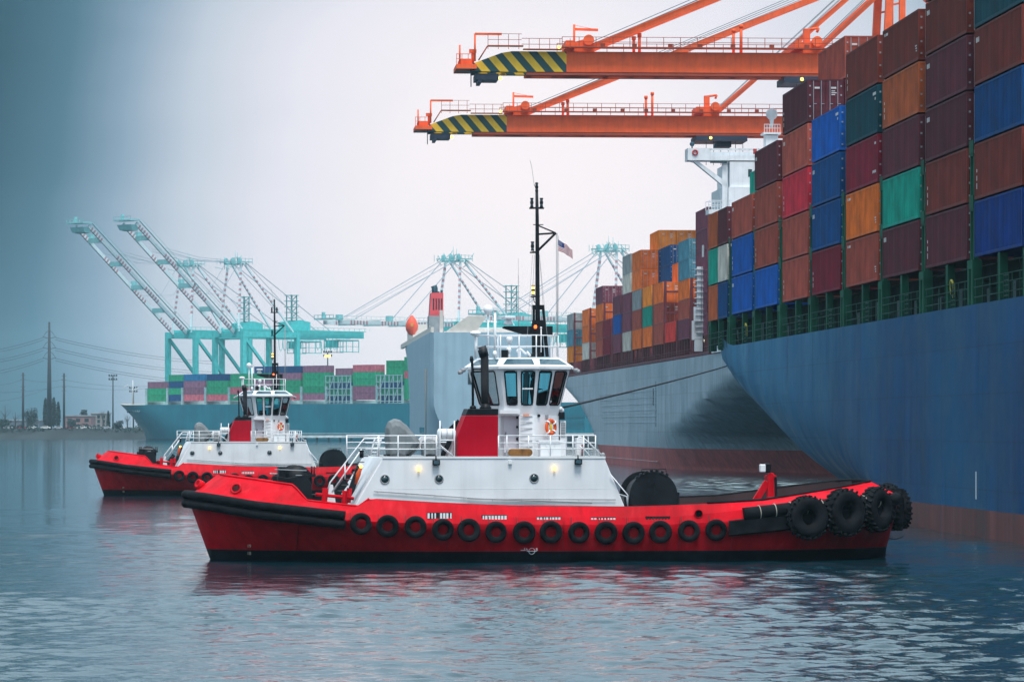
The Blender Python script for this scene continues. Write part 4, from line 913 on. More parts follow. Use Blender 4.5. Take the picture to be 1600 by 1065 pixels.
# ---- ship 1, blue
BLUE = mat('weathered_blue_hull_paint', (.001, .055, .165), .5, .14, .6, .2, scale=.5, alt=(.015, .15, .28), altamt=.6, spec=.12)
lighten_aft(BLUE, 215, 290, (.06, .25, .42), .85)  # light falling off along the hull, put into its colour
ANTI = mat('worn_red_antifouling', (.16, .045, .04), .7, .2, .5, .3, scale=.5, alt=(.07, .03, .03), altamt=.5)
GDECK = mat('green_deck_steel', (.012, .10, .06), .6, .2, .3, .25, spec=.08)
GDK2 = mat('dark_green_steel', (.004, .014, .012), .7, .2, .3, spec=.05)
s1 = empty('container_ship', (0, 0, 0), PHI); tag(s1, 'huge blue hulled container ship with green deck posts at the right', 'container ship')
HK1 = [(100, -2), (200, -2), (212, -1), (220, 1.2), (231, 4.3), (242, 6.2), (266, 8.9), (296, 11.3), (309, 12.2)]
HB1 = [(100, -3), (262, -3), (272, -2), (281, 0), (291, 2.4), (300, 4.6), (309, 7.0)]
C1 = 57.0
def bf1(y, h):
    hk, hb_ = interp(HK1, y), interp(HB1, y)
    b = 21.0
    if y < 75: b *= max(.02, math.sin(max(0, (y-20)/55)*math.pi/2))**.8
    if y > 296: b -= (y-296)*.06
    if h >= hk: return b
    t = max(0, (h-hb_)/(hk-hb_)); return b*el(t, 2.4, .62)
ys = [22, 30, 40, 55, 75, 100, 140, 180]+[190+i*2.5 for i in range(48)]+[309]
lv = [-3, -1.5, 0, .7, 1.4, 2.2]+[3+i*.8 for i in range(11)]
def dk1(y): return 11.75+(0 if y < 292 else 1.5*((y-292)/17)**1.3)
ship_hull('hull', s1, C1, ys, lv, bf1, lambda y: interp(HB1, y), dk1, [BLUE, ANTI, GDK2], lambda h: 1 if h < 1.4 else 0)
# weld lines and plate seams proud of the hull
for y in range(190, 300, 12): mb = MB(); mb.box(C1-21.006, C1-20.98, y, y+.06, interp(HK1, y)+.3, 11.6); mb.build('hull_seam', mat('seam_blue', (.02, .08, .15), .6), s1)
mb = MB(); mb.box(C1-21.03, C1-20.9, 192, 192.25, 1.9, 3.3); mb.build('draught_board', mat('white_mark', (.5, .55, .6), .6), s1)
# containers ----------------------------------------------------------------
CC = {'brown': (.38, .080, .055), 'dark brown': (.16, .032, .024), 'rust brown': (.42, .10, .035), 'dark purple': (.11, .026, .036), 'purple': (.20, .055, .09), 'maroon': (.20, .014, .032),
      'blue': (.006, .10, .42), 'dark blue': (.004, .06, .20), 'deep blue': (.004, .035, .18), 'teal green': (.006, .30, .22), 'dark teal': (.006, .055, .075), 'orange': (.88, .19, .03), 'bright orange': (.92, .27, .025),
      'red': (.58, .03, .055), 'bright red': (.68, .05, .04), 'grey': (.34, .37, .38), 'cream': (.62, .60, .54), 'slate blue': (.10, .30, .40), 'green': (.015, .33, .17), 'pink': (.55, .14, .19), 'pale purple': (.27, .12, .20), 'mid blue': (.01, .17, .38)}
def cmat(c, far=False):
    return mat('container_'+c.replace(' ', '_'), CC[c], .6, .16, .45, .18, rnd_obj=.14, scale=1.0, spec=.1)
CMESH = {}
def cont_mesh(L, Hc, c):
    k = (L, Hc, c)
    if k in CMESH: return CMESH[k]
    W = 1.219; mb = MB(); e = .06
    for x in (-W, W-.12):
        for y in (0, L-.14): mb.box(x, x+.12, y, y+.14, 0, Hc)
    for x in (-W, W-.1): mb.box(x, x+.1, .14, L-.14, 0, .16); mb.box(x, x+.1, .14, L-.14, Hc-.10, Hc)
    for y in (.01, L-.11): mb.box(-W+.12, W-.12, y, y+.10, 0, .14); mb.box(-W+.12, W-.12, y, y+.10, Hc-.12, Hc)
    per = .32; n = int((L-.28)/per); per = (L-.28)/n
    for s in (-1, 1):
        vs = []
        for i in range(n):
            y0 = .14+i*per
            for yy, d in ((0, .005), (.28, .005), (.42, .055), (.78, .055), (.93, .005)): vs.append((s*(W-d), y0+yy*per))
        vs.append((s*(W-.005), L-.14)); m_ = len(vs)
        mb.add([(x, y, .15) for x, y in vs]+[(x, y, Hc-.1) for x, y in vs], [(i, i+1, m_+i+1, m_+i) for i in range(m_-1)])
    mb.add([(-W+.05, .05, Hc-.03), (W-.05, .05, Hc-.03), (W-.05, L-.05, Hc-.03), (-W+.05, L-.05, Hc-.03)], [(0, 1, 2, 3)])
    mb.add([(-W+.05, .05, .1), (W-.05, .05, .1), (W-.05, L-.05, .1), (-W+.05, L-.05, .1)], [(3, 2, 1, 0)])
    for i in range(8):
        x = -W+.15+i*(2*W-.3)/8; mb.box(x, x+.14, L-.09, L-.04, .13, Hc-.11)
    mb.add([(-W+.1, L-.07, .1), (W-.1, L-.07, .1), (W-.1, L-.07, Hc-.1), (-W+.1, L-.07, Hc-.1)], [(0, 1, 2, 3)])
    mb.add([(-W+.1, .09, .1), (W-.1, .09, .1), (W-.1, .09, Hc-.1), (-W+.1, .09, Hc-.1)], [(3, 2, 1, 0)])
    CMESH[k] = (mb, cmat(c)); return CMESH[k]
CM2 = {}
def cont_obj(name, L, Hc, c):
    k = (L, Hc, c)
    if k not in CM2:
        mb, m = cont_mesh(L, Hc, c); o = mb.build(name, m, fix=False); CM2[k] = o.data; return o
    o = bpy.data.objects.new(name, CM2[k]); col.objects.link(o); return o
DM = {}
STEEL = mat('galvanised_rod', (.35, .38, .40), .4, .1, metal=.5)
def door_obj(Hc, c, s, parent):
    k = (Hc, c, s)
    if k not in DM:
        mb = MB(); x0, x1 = (-1.09, -.01) if s < 0 else (.01, 1.09)
        mb.box(x0, x1, .03, .07, .15, Hc-.13)
        for i in range(5):
            z = .25+i*(Hc-.5)/5; mb.box(x0+.06, x1-.06, .012, .03, z, z+(Hc-.5)/5-.12)
        for x in (x0+.28, x1-.28):
            mb.box(x-.02, x+.02, -.025, .005, .12, Hc-.1, 1)
            mb.box(x-.02, x+.20, -.035, -.005, 1.15, 1.19, 1)
        for z in (.3, .95, 1.7, 2.3):
            mb.box((x0 if s < 0 else x1-.1), (x0+.1 if s < 0 else x1), 0, .03, z, z+.1, 1)
        mb.box(x0+.35, x1-.38, .006, .012, Hc-.62, Hc-.50, 2)
        if s > 0:
            for q in range(3): mb.box(x0+.38, x0+.62+.1*(q % 2), .006, .012, Hc-.80-q*.12, Hc-.74-q*.12, 2)
        o = mb.build('door', [cmat(c), STEEL, mat('white_marking', (.6, .6, .58), .6)], parent, fix=False); DM[k] = o.data; return o
    o = bpy.data.objects.new('door', DM[k]); col.objects.link(o); o.parent = parent; return o
ORD = ['zeroth', 'first', 'second', 'third', 'fourth', 'fifth', 'sixth', 'seventh', 'eighth', 'ninth', 'tenth', 'eleventh', 'twelfth', 'thirteenth', 'fourteenth', 'fifteenth']
def tier(t, n): return 'topmost' if t == n-1 else ('bottom' if t == 0 else ORD[t+1]+' from bottom')
WM = mat('white_marking', (.6, .6, .58), .6)
def place_container(shipname, group, a, z, h, L, Hc, c, lab, doors=True, marks=0, th=None):
    o = cont_obj('shipping_container', L, Hc, c); o.location = SW(a, z, h); o.rotation_euler.z = PHI
    tag(o, lab, 'container', group)
    if doors:
        door_obj(Hc, c, -1, o); door_obj(Hc, c, 1, o)
    if marks:
        mb = MB(); r_ = random.Random(marks*7+1)
        if marks == 1:
            for i in range(4): 
                if r_.random() < .8: mb.box(-1.232, -1.222, L-.75, L-.62, .5+i*.42, .5+i*.42+r_.uniform(.12, .3))
        elif marks == 2:
            mb.box(-1.232, -1.222, .5, 1.6, Hc-.55, Hc-.38); mb.box(-1.232, -1.222, .6, .9, Hc-.85, Hc-.70)
        elif marks == 3:
            for i in range(5): mb.box(-1.232, -1.222, .5+i*.26, .68+i*.26, .55+(i % 2)*.04, .72)
            mb.box(-1.232, -1.222, .5, 1.0, Hc-.55, Hc-.42)
        elif marks == 4:
            for k in range(3): mb.box(-1.232, -1.222, L-1.3+.3*k, L-1.12+.3*k, Hc-.7, Hc-.45)
        elif marks == 5:
            for k in range(7):
                if k != 4: mb.box(-1.232, -1.222, L-1.9+.17*k, L-1.79+.17*k, Hc-.42, Hc-.27)
            for k in range(3): mb.box(-1.232, -1.222, .45, .45+.3+.1*k, .5+k*.14, .57+k*.14)
        mb.build('marking', WM, o)
    return o
# ship 1 bays: near-edge distance, list bottom->top; (colours of outer row), (visible part of the rows inboard)
B = {'b': 'brown', 'B': 'dark brown', 'r': 'rust brown', 'p': 'dark purple', 'm': 'maroon', 'u': 'blue', 'd': 'dark blue', 'D': 'deep blue', 't': 'teal green', 'T': 'dark teal', 'o': 'orange', 'O': 'bright orange',
     'R': 'red', 'X': 'bright red', 'g': 'grey', 'c': 'cream', 's': 'slate blue', 'G': 'green', 'k': 'pink', 'l': 'pale purple', 'P': 'purple', 'M': 'mid blue'}
H1, TP1 = 14.15, 2.9
bays1 = [(180.6, 'DBdBTB', ['xxxxBd']), (195.0, 'pBppBp', ['xxxxpB']), (209.5, 'ptprB', ['xxxBp']), (223.6, 'bomTB', ['xxpBT']), (238.4, 'mddu', ['xxbp']), (252.6, 'bbRbp', ['xxxmpb', 'xxxxbB']), (267.7, 'ubbp', ['xxpb']), (281.6, 'uub', ['xbm'])]
names_from_left = {281.6: 'third', 267.7: 'fourth', 252.6: 'fifth', 238.4: 'sixth', 223.6: 'seventh', 209.5: 'eighth', 195.0: 'ninth', 180.6: 'tenth'}
mk = {(180.6, 0): 0, (195.0, 0): 1, (195.0, 1): 1, (195.0, 2): 4, (195.0, 3): 4, (195.0, 4): 4, (209.5, 3): 1, (209.5, 0): 4, (223.6, 2): 3, (223.6, 3): 2, (238.4, 0): 1, (238.4, 3): 2, (267.7, 1): 1}
for z, colr, inner in bays1:
    for t, k in enumerate(colr):
        place_container('', "containers in the outer row of the blue ship", 37.25, z, H1+t*TP1, 12.19, 2.79, B[k], f"{B[k]} container, {tier(t, len(colr))}, outer row, {names_from_left[z]} stack from left on blue ship", True, mk.get((z, t), rnd.choice((0, 1, 4, 5))))
    for ri, row in enumerate(inner):
        for t, k in enumerate(row):
            if k != 'x':
                place_container('', "containers in the inner rows of the blue ship", 37.25+2.5*(ri+1), z, H1+t*TP1, 12.19, 2.79, B[k], f"{B[k]} container, {tier(t, len(row))}, {('second','third')[ri]} row inboard, {names_from_left[z]} stack from left on blue ship")
for z, colr, nm in ((296.7, 'dcp', 'second'), (303.1, 'rtr', 'first')):
    for t, k in enumerate(colr):
        place_container('', "containers in the outer row of the blue ship", 37.25, z, H1+t*TP1-.1, 6.06, 2.79, B[k], f"short {B[k]} container, {tier(t, 3)}, outer row, {nm} stack from left on blue ship")
for t, k in ((2, 'b'), (3, 't')): place_container('', "containers in the inner rows of the blue ship", 39.8, 296.7, H1+t*TP1, 6.06, 2.79, B[k], f"short {B[k]} container, {'topmost' if t == 3 else 'second from top'}, inner row near the blue ship's stern")
place_container('', "containers in the inner rows of the blue ship", 42.3, 296.7, H1+3*TP1, 6.06, 2.79, 'red', "short red container just right of the green one near the blue ship's stern")
# lashing bridges, posts, rails, deck machinery
YLO = mat('yellow_hose', (.6, .5, .02), .5)
edges = [b[0] for b in bays1]+[296.7]
def lash(z, hh):
    mb = MB(); a0 = 36.05
    for zz in (z-1.55, z-.55): mb.box(a0, a0+.5, zz, zz+.42, 11.6, H1-.1)
    mb.box(a0-.01, a0+.51, z-1.56, z-.12, H1-.55, H1-.12)
    for zz in (z-1.4, z-.6): mb.box(a0+.1, a0+.35, zz, zz+.22, H1-.12, hh)
    for h in (H1+2.4, H1+5.2):
        if h < hh+.1: mb.box(a0+.08, a0+3.5, z-1.42, z-.36, h, h+.12); mb.box(a0+.05, a0+.1, z-1.42, z-.36, h+.12, h+.8)
    mb.build('lashing_bridge', GDECK, s1)
for z in edges+[309.3]: lash(z, H1+5.3)
for z in edges:
    mb = MB(); L_ = 12.19; mb.box(36.1, 36.5, z+L_/2-.3, z+L_/2+.3, 11.6, H1-.03); mb.build('deck_post', GDECK, s1)
    mb = MB()
    for h in (12.1, 12.6, 13.0): mb.box(36.05, 36.09, z, z+12.4, h, h+.04)
    for i in range(7): mb.box(36.05, 36.1, z+.6+i*1.9, z+.66+i*1.9, 11.7, 13.0)
    for h in range(5): mb.box(36.02, 36.06, z+3.2, z+4.4, 11.9+h*.25, 11.95+h*.25)
    for d in (3.2, 3.75, 4.4): mb.box(36.02, 36.06, z+d, z+d+.06, 11.75, 13.0)
    mb.build('deck_rail', mat('pale_green_rail', (.015, .07, .05), .5, spec=.1), s1)
    mb = MB(); r_ = random.Random(int(z))
    mb.box(38.4, 38.6, z-1.6, z+12.4, 11.7, H1-.05)
    mb.build('hatch_coaming', GDK2, s1)
    for k in range(3):
        mb = MB(); y0 = z+1+k*3.9+r_.random(); mb.box(37.6, 38.2, y0, y0+1.1, 11.7, 12.7+r_.random()*.7); mb.lathe([(.3, 0), (.34, .12), (.2, .2)], (37.9, y0+.5, 12.6), (0, 0, 1), 10)
        mb.build('deck_ventilator', mat('grey_green_vent', (.03, .07, .07), .5), s1)
for z in (195+5, 281.6+4.5): mb = MB(); mb.torus((36.2, z, 12.8), .45, .06, (1, 0, .1), 16, 6); mb.build('yellow_hose', YLO, s1)
mb = MB(); mb.box(36.3, 36.5, 309.4, 309.8, 13.2, H1+6.2); mb.box(36.3, 76, 309.9, 310.1, 12.1, H1+6.0); mb.box(36.2, 36.4, 303, 310, 12.2, 12.5)
mb.build('stern_lashing_frame', GDK2, s1)
# ---- ship 2, grey
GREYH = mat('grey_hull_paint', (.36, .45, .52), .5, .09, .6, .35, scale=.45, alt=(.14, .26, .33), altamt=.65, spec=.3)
lighten_aft(GREYH, 480, 560, (.50, .58, .64), .45)
PINK = mat('faded_pink_antifouling', (.44, .11, .11), .7, .15, .5, .35, scale=.5, alt=(.20, .07, .07), altamt=.4)
MRN = mat('maroon_deck_steel', (.13, .022, .035), .6, .15, .3)
s2 = empty('container_ship', (0, 0, 0), PHI); tag(s2, 'grey hulled container ship with maroon deck and pink boot top, mid distance', 'container ship')
C2, B2 = 68.0, 16.0
HK2 = [(300, -2), (560, -2), (588, 0), (598, 4.2), (607, 6.7), (618, 8.8), (635, 11), (665, 13.6)]
HB2 = [(331, 13.6), (385, 9.1), (432, 4.2), (442, 0), (445, -3), (585, -3), (600, -2), (618, 1), (635, 5), (665, 9)]
def bf2(y, h):
    hk, hb_ = interp(HK2, y), interp(HB2, y); b = B2
    # bow: fine at the water, flared to the deck
    y0 = interp([(0, 502), (4, 490), (8, 455), (11, 418), (13.8, 380)], h); tip = interp([(0, 442), (4, 432), (9, 385), (13.8, 332)], h)
    if y < y0: b *= max(.004, (1-((y0-y)/(y0-tip))**1.15)) if y > tip else .004
    if h >= hk: return b
    t = max(0, (h-hb_)/(hk-hb_)); return b*el(t, 2.4, .62)
ys = [333+i*4 for i in range(38)]+[490, 510, 540, 570]+[580+i*4 for i in range(21)]+[665]
lv = [-3, -1.2, 0, .6, 1.3, 2.0, 2.7]+[3.4+i*.9 for i in range(11)]
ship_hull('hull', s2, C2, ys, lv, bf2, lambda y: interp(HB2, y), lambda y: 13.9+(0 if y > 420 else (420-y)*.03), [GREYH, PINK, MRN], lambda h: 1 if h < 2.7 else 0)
for h in [6.0+.85*i for i in range(6)]: mb = MB(); mb.box(C2-B2-.05, C2-B2+.05, 505, 575+h*1.5, h, h+.10); mb.build('hull_strake', GREYH, s2)
mb = MB(); mb.box(C2-B2-.04, C2-B2+.1, 506, 506.3, 5.5, 11.5); mb.box(C2-B2-.05, C2-B2+.1, 509, 509.9, 8.3, 10.6); mb.box(C2-B2-.06, C2-B2+.1, 509.15, 509.75, 8.5, 10.4); mb.build('hull_recess', mat('hull_recess_paint', (.06, .11, .14), .6), s2)
mb = MB(); mb.box(C2-B2-.04, C2-B2+.1, 505, 590, .85, .92); mb.build('waterline_mark', mat('pale_mark', (.5, .38, .38), .6), s2)
H2 = 16.3
bays2 = [(447.6, 'PPPPPP', 2.5, [], 'eleventh'), (467, 'PboSs', 2.45, ['xxxss'], 'tenth'), (483, 'X', 2.6, ['Xmm'], 'ninth'), (497.6, 'bbo', 2.7, ['xxoo'], 'eighth'), (512.3, 'otO', 2.72, ['xxxdd'], 'seventh'),
         (527, 'obgoo', 2.72, ['xxxddO', 'xxxxdO', 'xxxxbO', 'xxxxxO'], 'sixth'), (541.7, 'cPPcg', 2.75, ['xxxxg'], 'fifth'), (557, 'PuP', 2.8, ['xxPd'], 'fourth'), (573.5, 'mm', 2.7, ['mb'], 'third'), (586.5, 'bboP', 2.7, ['mmoP', 'xxoP'], 'second'), (611.8, 'coo', 2.7, ['moo', 'xob'], 'first'), (643, 'Osg', 2.75, ['mdg'], 'endmost left')]
for z, colr, th, inner, nm in bays2:
    for ri, row in enumerate([colr]+inner):
        for t, k in enumerate(row):
            if k == 'x': continue
            kk = 's' if k == 'S' else k
            rn = 'outer row' if ri == 0 else f'row {ORD[ri+1]} inboard'
            ll = 'leftmost' if nm == 'endmost left' else nm+' from left'
            if nm == 'endmost left': sn = 'leftmost stack'
            else: sn = ORD[ORD.index(nm)+1]+' stack from left'
            o = place_container('', "containers stacked on the grey ship", 53.25+2.5*ri, z, H2+t*th, 12.19, 2.59, B[kk], f"{B[kk]} container, {tier(t, len(row))}, {rn}, {sn} on grey ship")
            o.scale.z = (th-.04)/2.59
# maroon posts, rails and deck lamps
for i in range(0, 70):
    z = 448+i*3.05; mb = MB(); mb.box(52.1, 52.4, z, z+.35, 13.9, H2-.05); mb.build('deck_post', MRN, s2)
for z, colr, th, inner, nm in bays2:
    mb = MB()
    for zz in (z-.9, z-1.7): mb.box(52.1, 52.35, zz, zz+.25, 13.9, H2+min(3, len(colr))*th)
    for k in range(min(3, len(colr))): mb.box(52.15, 54, z-1.7, z-.65, H2+k*th+1.2, H2+k*th+1.4)
    mb.build('lashing_bridge', MRN, s2)
    for dz in (2.5, 9):
        mb = MB(); mb.ball((52.6, z+dz, H2-.5), .17, 8); mb.build('deck_lamp', LAMPW, s2)
mb = MB(); mb.box(52.05, 52.1, 446, 662, 14.0, 14.35)
for h in (14.6, 14.9): mb.box(52.05, 52.09, 446, 662, h, h+.05)
mb.box(54.6, 54.8, 446, 660, 13.9, H2-.1)
mb.build('deck_rail', MRN, s2)
# white bridge structure of ship 2
WB = mat('white_bridge_paint', (.76, .79, .82), .45, .05, .25, .1)
def Q2(px, py, z): s = F/z; return (px-410)/s, CH+(HZ-py)/s
zb_ = 430
a0, h0 = Q2(1143, 248, zb_); _, hd = Q2(1143, 235, zb_); am, _ = Q2(1132, 300, zb_)
mb = MB(); mb.box(a0, 84, zb_, zb_+12, 14, hd-1.1); mb.box(am, am+.6, zb_+.5, zb_+1.1, Q2(0,330,zb_)[1], h0); mb.box(Q2(1149,0,zb_)[0]-.6, 84, zb_-.3, zb_, 14, Q2(0,290,zb_)[1])
mb.box(am, a0+.1, zb_+2, zb_+11, 14, Q2(0, 290, zb_)[1])
mb.build('superstructure', WB, s2)
mb = MB(); wx, wh_ = Q2(1077, 248, zb_); _, wt = Q2(1077, 229, zb_); x2, _ = Q2(1112, 0, zb_)
mb.box(wx, x2, zb_+.2, zb_+3.2, wh_, wt); mb.box(x2, a0+4, zb_+.2, zb_+3.2, wh_, wh_+.55); mb.box(x2, 84, zb_+3.0, zb_+3.2, wh_, wt-.2)
mb.box(x2, 84, zb_+.15, zb_+.25, wt-.25, wt-.02)
for i in range(12): mb.box(x2+i*1.1, x2+i*1.1+.08, zb_+.15, zb_+.25, wh_, wt)
mb.prism([Q2(1077,248,zb_), Q2(1092,248,zb_), Q2(1140,283,zb_), Q2(1140,290,zb_), Q2(1134,288,zb_), Q2(1088,251,zb_)], zb_+.5, zb_+1.6)
mb.build('bridge_wing', WB, s2)
mb = MB(); q = Q2(1085,0,zb_)[0]; mb.ball((q, zb_+1, Q2(0,222,zb_)[1]), .28, 10); mb.tube([(q, zb_+1, wt), (q, zb_+1, Q2(0,224,zb_)[1])], .08, 6); q = Q2(1120,0,zb_)[0]; mb.tube([(q, zb_+1, wt), (q, zb_+1, wt+.6)], .07, 6); mb.build('wing_light', mat('blue_black_fitting', (.01, .06, .10), .5), s2)
mb = MB(); q = Q2(1088.5, 236, zb_); mb.torus((q[0], zb_+.12, q[1]), .26, .09, (0, 1, 0), 16, 6); q = Q2(1183, 234, zb_); mb.box(q[0]-.2, q[0]+.2, zb_+.05, zb_+.14, q[1]-.3, q[1]+.3); mb.build('life_buoy', mat('faded_red', (.5, .05, .05), .6), s2)
mb = MB(); mb.box(Q2(1172,0,zb_)[0], Q2(1178,0,zb_)[0], zb_-.02, zb_+.1, Q2(0,271,zb_)[1], Q2(0,262,zb_)[1]); mb.box(Q2(1172,0,zb_)[0], Q2(1175,0,zb_)[0], zb_-.02, zb_+.1, Q2(0,274,zb_)[1], Q2(0,271,zb_)[1]); mb.box(Q2(1112,0,zb_)[0], Q2(1139,0,zb_)[0], zb_+.1, zb_+.19, Q2(0,252.5,zb_)[1], Q2(0,249,zb_)[1]); mb.build('window', PORT, s2)
mb = MB(); x0, x1 = Q2(1108,0,zb_)[0], a0+.3; hh = Q2(0,333,zb_)[1]; mb.box(x0, x1+1, zb_-1, zb_+2, hh, hh+.5)
for z_ in (zb_-1, zb_+2):
    for i in range(9): mb.box(x0+i*.33, x0+i*.33+.06, z_, z_+.06, hh+.5, hh+1.5)
    mb.box(x0, x1, z_, z_+.06, hh+1.45, hh+1.55); mb.box(x0, x1, z_, z_+.06, hh+.95, hh+1.02)
mb.prism([(x0+.3, hh), (x1+1, hh), (x1+1, hh-1.2)], zb_-.6, zb_+1.4); mb.build('side_platform', WB, s2)
mb = MB(); x0, x1 = Q2(1199,0,zb_)[0], Q2(1224,0,zb_)[0]; mb.box(x0+.2, x1-.2, zb_+1, zb_+3, hd-1.2, Q2(0,207,zb_)[1]); mb.box(x0-.1, x1+.1, zb_+.7, zb_+3.3, Q2(0,206,zb_)[1], Q2(0,203,zb_)[1])
for i in range(7): x_ = x0+i*(x1-x0)/6; mb.box(x_-.03, x_+.03, zb_+.7, zb_+.76, Q2(0,203,zb_)[1], Q2(0,190,zb_)[1])
mb.box(x0, x1, zb_+.7, zb_+.76, Q2(0,191,zb_)[1], Q2(0,190,zb_)[1]); mb.box(x0, x1, zb_+.7, zb_+.76, Q2(0,197,zb_)[1], Q2(0,196,zb_)[1])
q = Q2(1213,173,zb_); mb.tube([(q[0], zb_+2, q[1]-1.5), (q[0], zb_+2, q[1]-.3)], [.15, .3], 10); mb.build('mast_house', WB, s2)
mb = MB(); mb.ball((q[0], zb_+2, q[1]), .66, 20); mb.build('radome', WB, s2)
# accommodation ladder tower, white, by the deck edge
mb = MB()
def Q2b(px, py): return Q2(px, py, 452)
for px0, px1, py0, py1 in ((1092,1098,415,525),(1099,1101,415,520),(1084,1100,500,530),(1087,1092,478,520),(1088,1100,528,548)):
    x0, h1_ = Q2b(px0, py0); x1, h0_ = Q2b(px1, py1); mb.box(x0, x1, 452, 452.8, h0_, h1_)
for k in range(12): x0, h = Q2b(1089, 420+k*9); mb.box(x0, x0+.9, 451.8, 453.2, h, h+.12)
mb.build('access_ladder', WB, s2)
mb = MB(); x0, h = Q2b(1099, 387); mb.box(x0, x0+.6, 451, 452, h-1, h+.4); mb.build('floodlight', WB, s2)
# ---- mooring rope
def rope(name, a, b, r, sag, label, m):
    mb = MB(); c0 = Vector(a); d = Vector(b); N = 24
    pts = [c0.lerp(d, i/N)-Vector((0, 0, sag*4*(i/N)*(1-i/N))) for i in range(N+1)]; rebase(mb.tube(pts, r, 6), c0); return tag(mb.build(name, m, loc=c0), label, 'rope')
TA = TM @ P(876, 637, -.3)
z_ = 306; TB = SW(36.9+.3, z_, 10.4)
rope('tow_rope', TA, TB, .05, .08, 'dark rope running from the nearer tug wheelhouse up to the blue ship stern', mat('dark_rope', (.03, .035, .045), .9))
SY0 = mat('lifeboat_yellow', (.7, .35, .05), .5)
# ------------------------------------------------------------------ ship 3: slab sided vehicle carrier
CARH = mat('pale_blue_grey_hull_paint', (.30, .43, .52), .5, .05, .25, .1, scale=.25, spec=.3)
s3 = empty('vehicle_carrier', (0, 0, 0), PHI); tag(s3, 'slab sided pale blue grey vehicle carrier ship behind the nearer tug', 'ship')
C3, B3 = 60.0, 16.0
def bf3(y, h):
    b = B3
    if y < 1012: b -= (1-(y-1008)/4)*1.0
    if h < 10 and y < 1035: b *= 1-.35*((10-h)/12)*max(0, (1035-y)/27)
    if y > 1150:
        e = interp([(0, 1.0), (8, .75), (20, .25), (30, .12)], h); b *= max(.02, 1-e*((y-1150)/86)**(1.6))
    return b
ship_hull('hull', s3, C3, [1008, 1009.3, 1010.6, 1012, 1018, 1024, 1030, 1036, 1060, 1100, 1150, 1165, 1180, 1195, 1210, 1222, 1230, 1236], [-2, 0, 1.2, 3, 5, 7, 9, 11, 14, 18, 22, 26], bf3, lambda y: interp([(1008, 1.5), (1016, -2)], y), lambda y: 30.2, [CARH, ANTI, WB], lambda h: 1 if h < 1.2 else 0)
mb = MB(); mb.box(C3-B3+.2, C3-B3+1.0, 1010, 1230, 30.2, 31.6); mb.box(C3-8, C3+10, 1050, 1085, 30.2, 32.5); mb.prism([(C3-12, 30.2), (C3-6, 34.5), (C3-1, 34.5), (C3-4, 30.2)], 1008.5, 1014); mb.box(C3-B3+1, C3-B3+6, 1150, 1195, 30.2, 36)
mb.box(C3-13.4, C3-12.6, 1009.5, 1012, 30.2, 36); mb.box(C3+1, C3+14, 1012, 1040, 30.2, 31.2)
mb.build('deckhouse', mat('cream_deckhouse_paint', (.60, .55, .50), .6, .05), s3)
def Q3(px, py, z): s = F/z; return (px-410)/s, CH+(HZ-py)/s
z_ = 1060
mb = MB(); x0, h1_ = Q3(671, 457, z_); x1, h0_ = Q3(692.5, 493, z_); mb.prism([(x0, h0_), (x1, h0_), (x1, h1_), (x0+.4, h1_)], z_, z_+9, 'y'); 
fn = mb.build('funnel', mat('faded_red_funnel', (.62, .06, .07), .5, .05), s3)
mb = MB()
for i in range(4):
    x_ = x0+.9+i*.75; mb.box(x_, x_+.35, z_-.05, z_+.02, h0_+1.6, h1_-1.6)
mb.build('louvre', BLK, fn)
mb = MB(); mb.box(x0-.2, x1+.1, z_-.5, z_+10, 30.2, h0_); mb.build('funnel_base', mat('grey_base', (.22, .24, .26), .6), s3)
mb = MB(); q = Q3(680, 452, z_); mb.tube([(q[0], z_+4, h1_), (q[0], z_+4, q[1]+.4), (q[0]-.3, z_+4, q[1]+1.2)], .85, 10); mb.tube([(q[0]+1.9, z_+4, h1_), (q[0]+1.9, z_+4, q[1])], .35, 8); mb.tube([(q[0]+.9, z_+3, h1_), (q[0]+.9, z_+3, q[1]-.4)], .4, 8); mb.build('exhaust_pipe', mat('dark_teal_pipe', (.01, .07, .10), .5), s3)
q = Q3(643, 508, 1130); mb = MB(); mb.lathe([(0, 0), (.9, .3), (1.75, 1.6), (1.9, 3.0), (1.3, 4.6), (.4, 5.8), (0, 6)], (q[0], 1130, q[1]-3), (0, 0, 1), 14); mb.box(q[0]-.35, q[0]+.35, 1128, 1128.3, q[1]-.4, q[1]+.6, 1); mb.build('lifeboat', [mat('lifeboat_red', (.75, .08, .03), .5), SY0], s3)
mb = MB(); 
for px, py in ((655, 670), (655, 680)): q = Q3(px-3, py-.5, 1055); 
x0 = C3-B3; mb.box(x0-.08, x0+.1, 1045, 1075, 3.4, 5.2); mb.box(x0-.08, x0+.1, 1045, 1060, 1.2, 2.6); mb.build('side_opening', PORT, s3)
mb = MB(); mb.tube([(C3-B3-.2, 1030, 21), (C3-B3-.2, 1030, 1)], .12, 6); mb.build('pilot_pole', mat('tan_pole', (.4, .25, .12), .6), s3)
mb = MB(); q = Q3(735, 586, 1008); mb.box(C3-6.1, C3-3.8, 1007.9, 1008.2, 16.5, 19.5); mb.build('mooring_port', PORT, s3)

# ------------------------------------------------------------------ ship 4: teal hull, green containers, moored at an angle
TEAL = mat('teal_hull_paint', (.004, .17, .24), .5, .08, .3, .1, scale=.3, alt=(.02, .2, .26), altamt=.4, spec=.3)
A4 = R(45); O4 = Vector((-157.5, 1556, 0))
# local +y runs from the stem towards the stern; lateral x negative side faces the camera's left
PH4 = math.pi+A4-0.0    # rotate so that local +y = (0.707,-0.707)
PH4 = R(-135)
s4 = empty('container_ship', O4, PH4); tag(s4, 'teal hulled container ship stacked with green and pink containers, far left', 'container ship')
def S4(x, y, h=0): return O4+Vector((x*math.cos(PH4)-y*math.sin(PH4), x*math.sin(PH4)+y*math.cos(PH4), h))
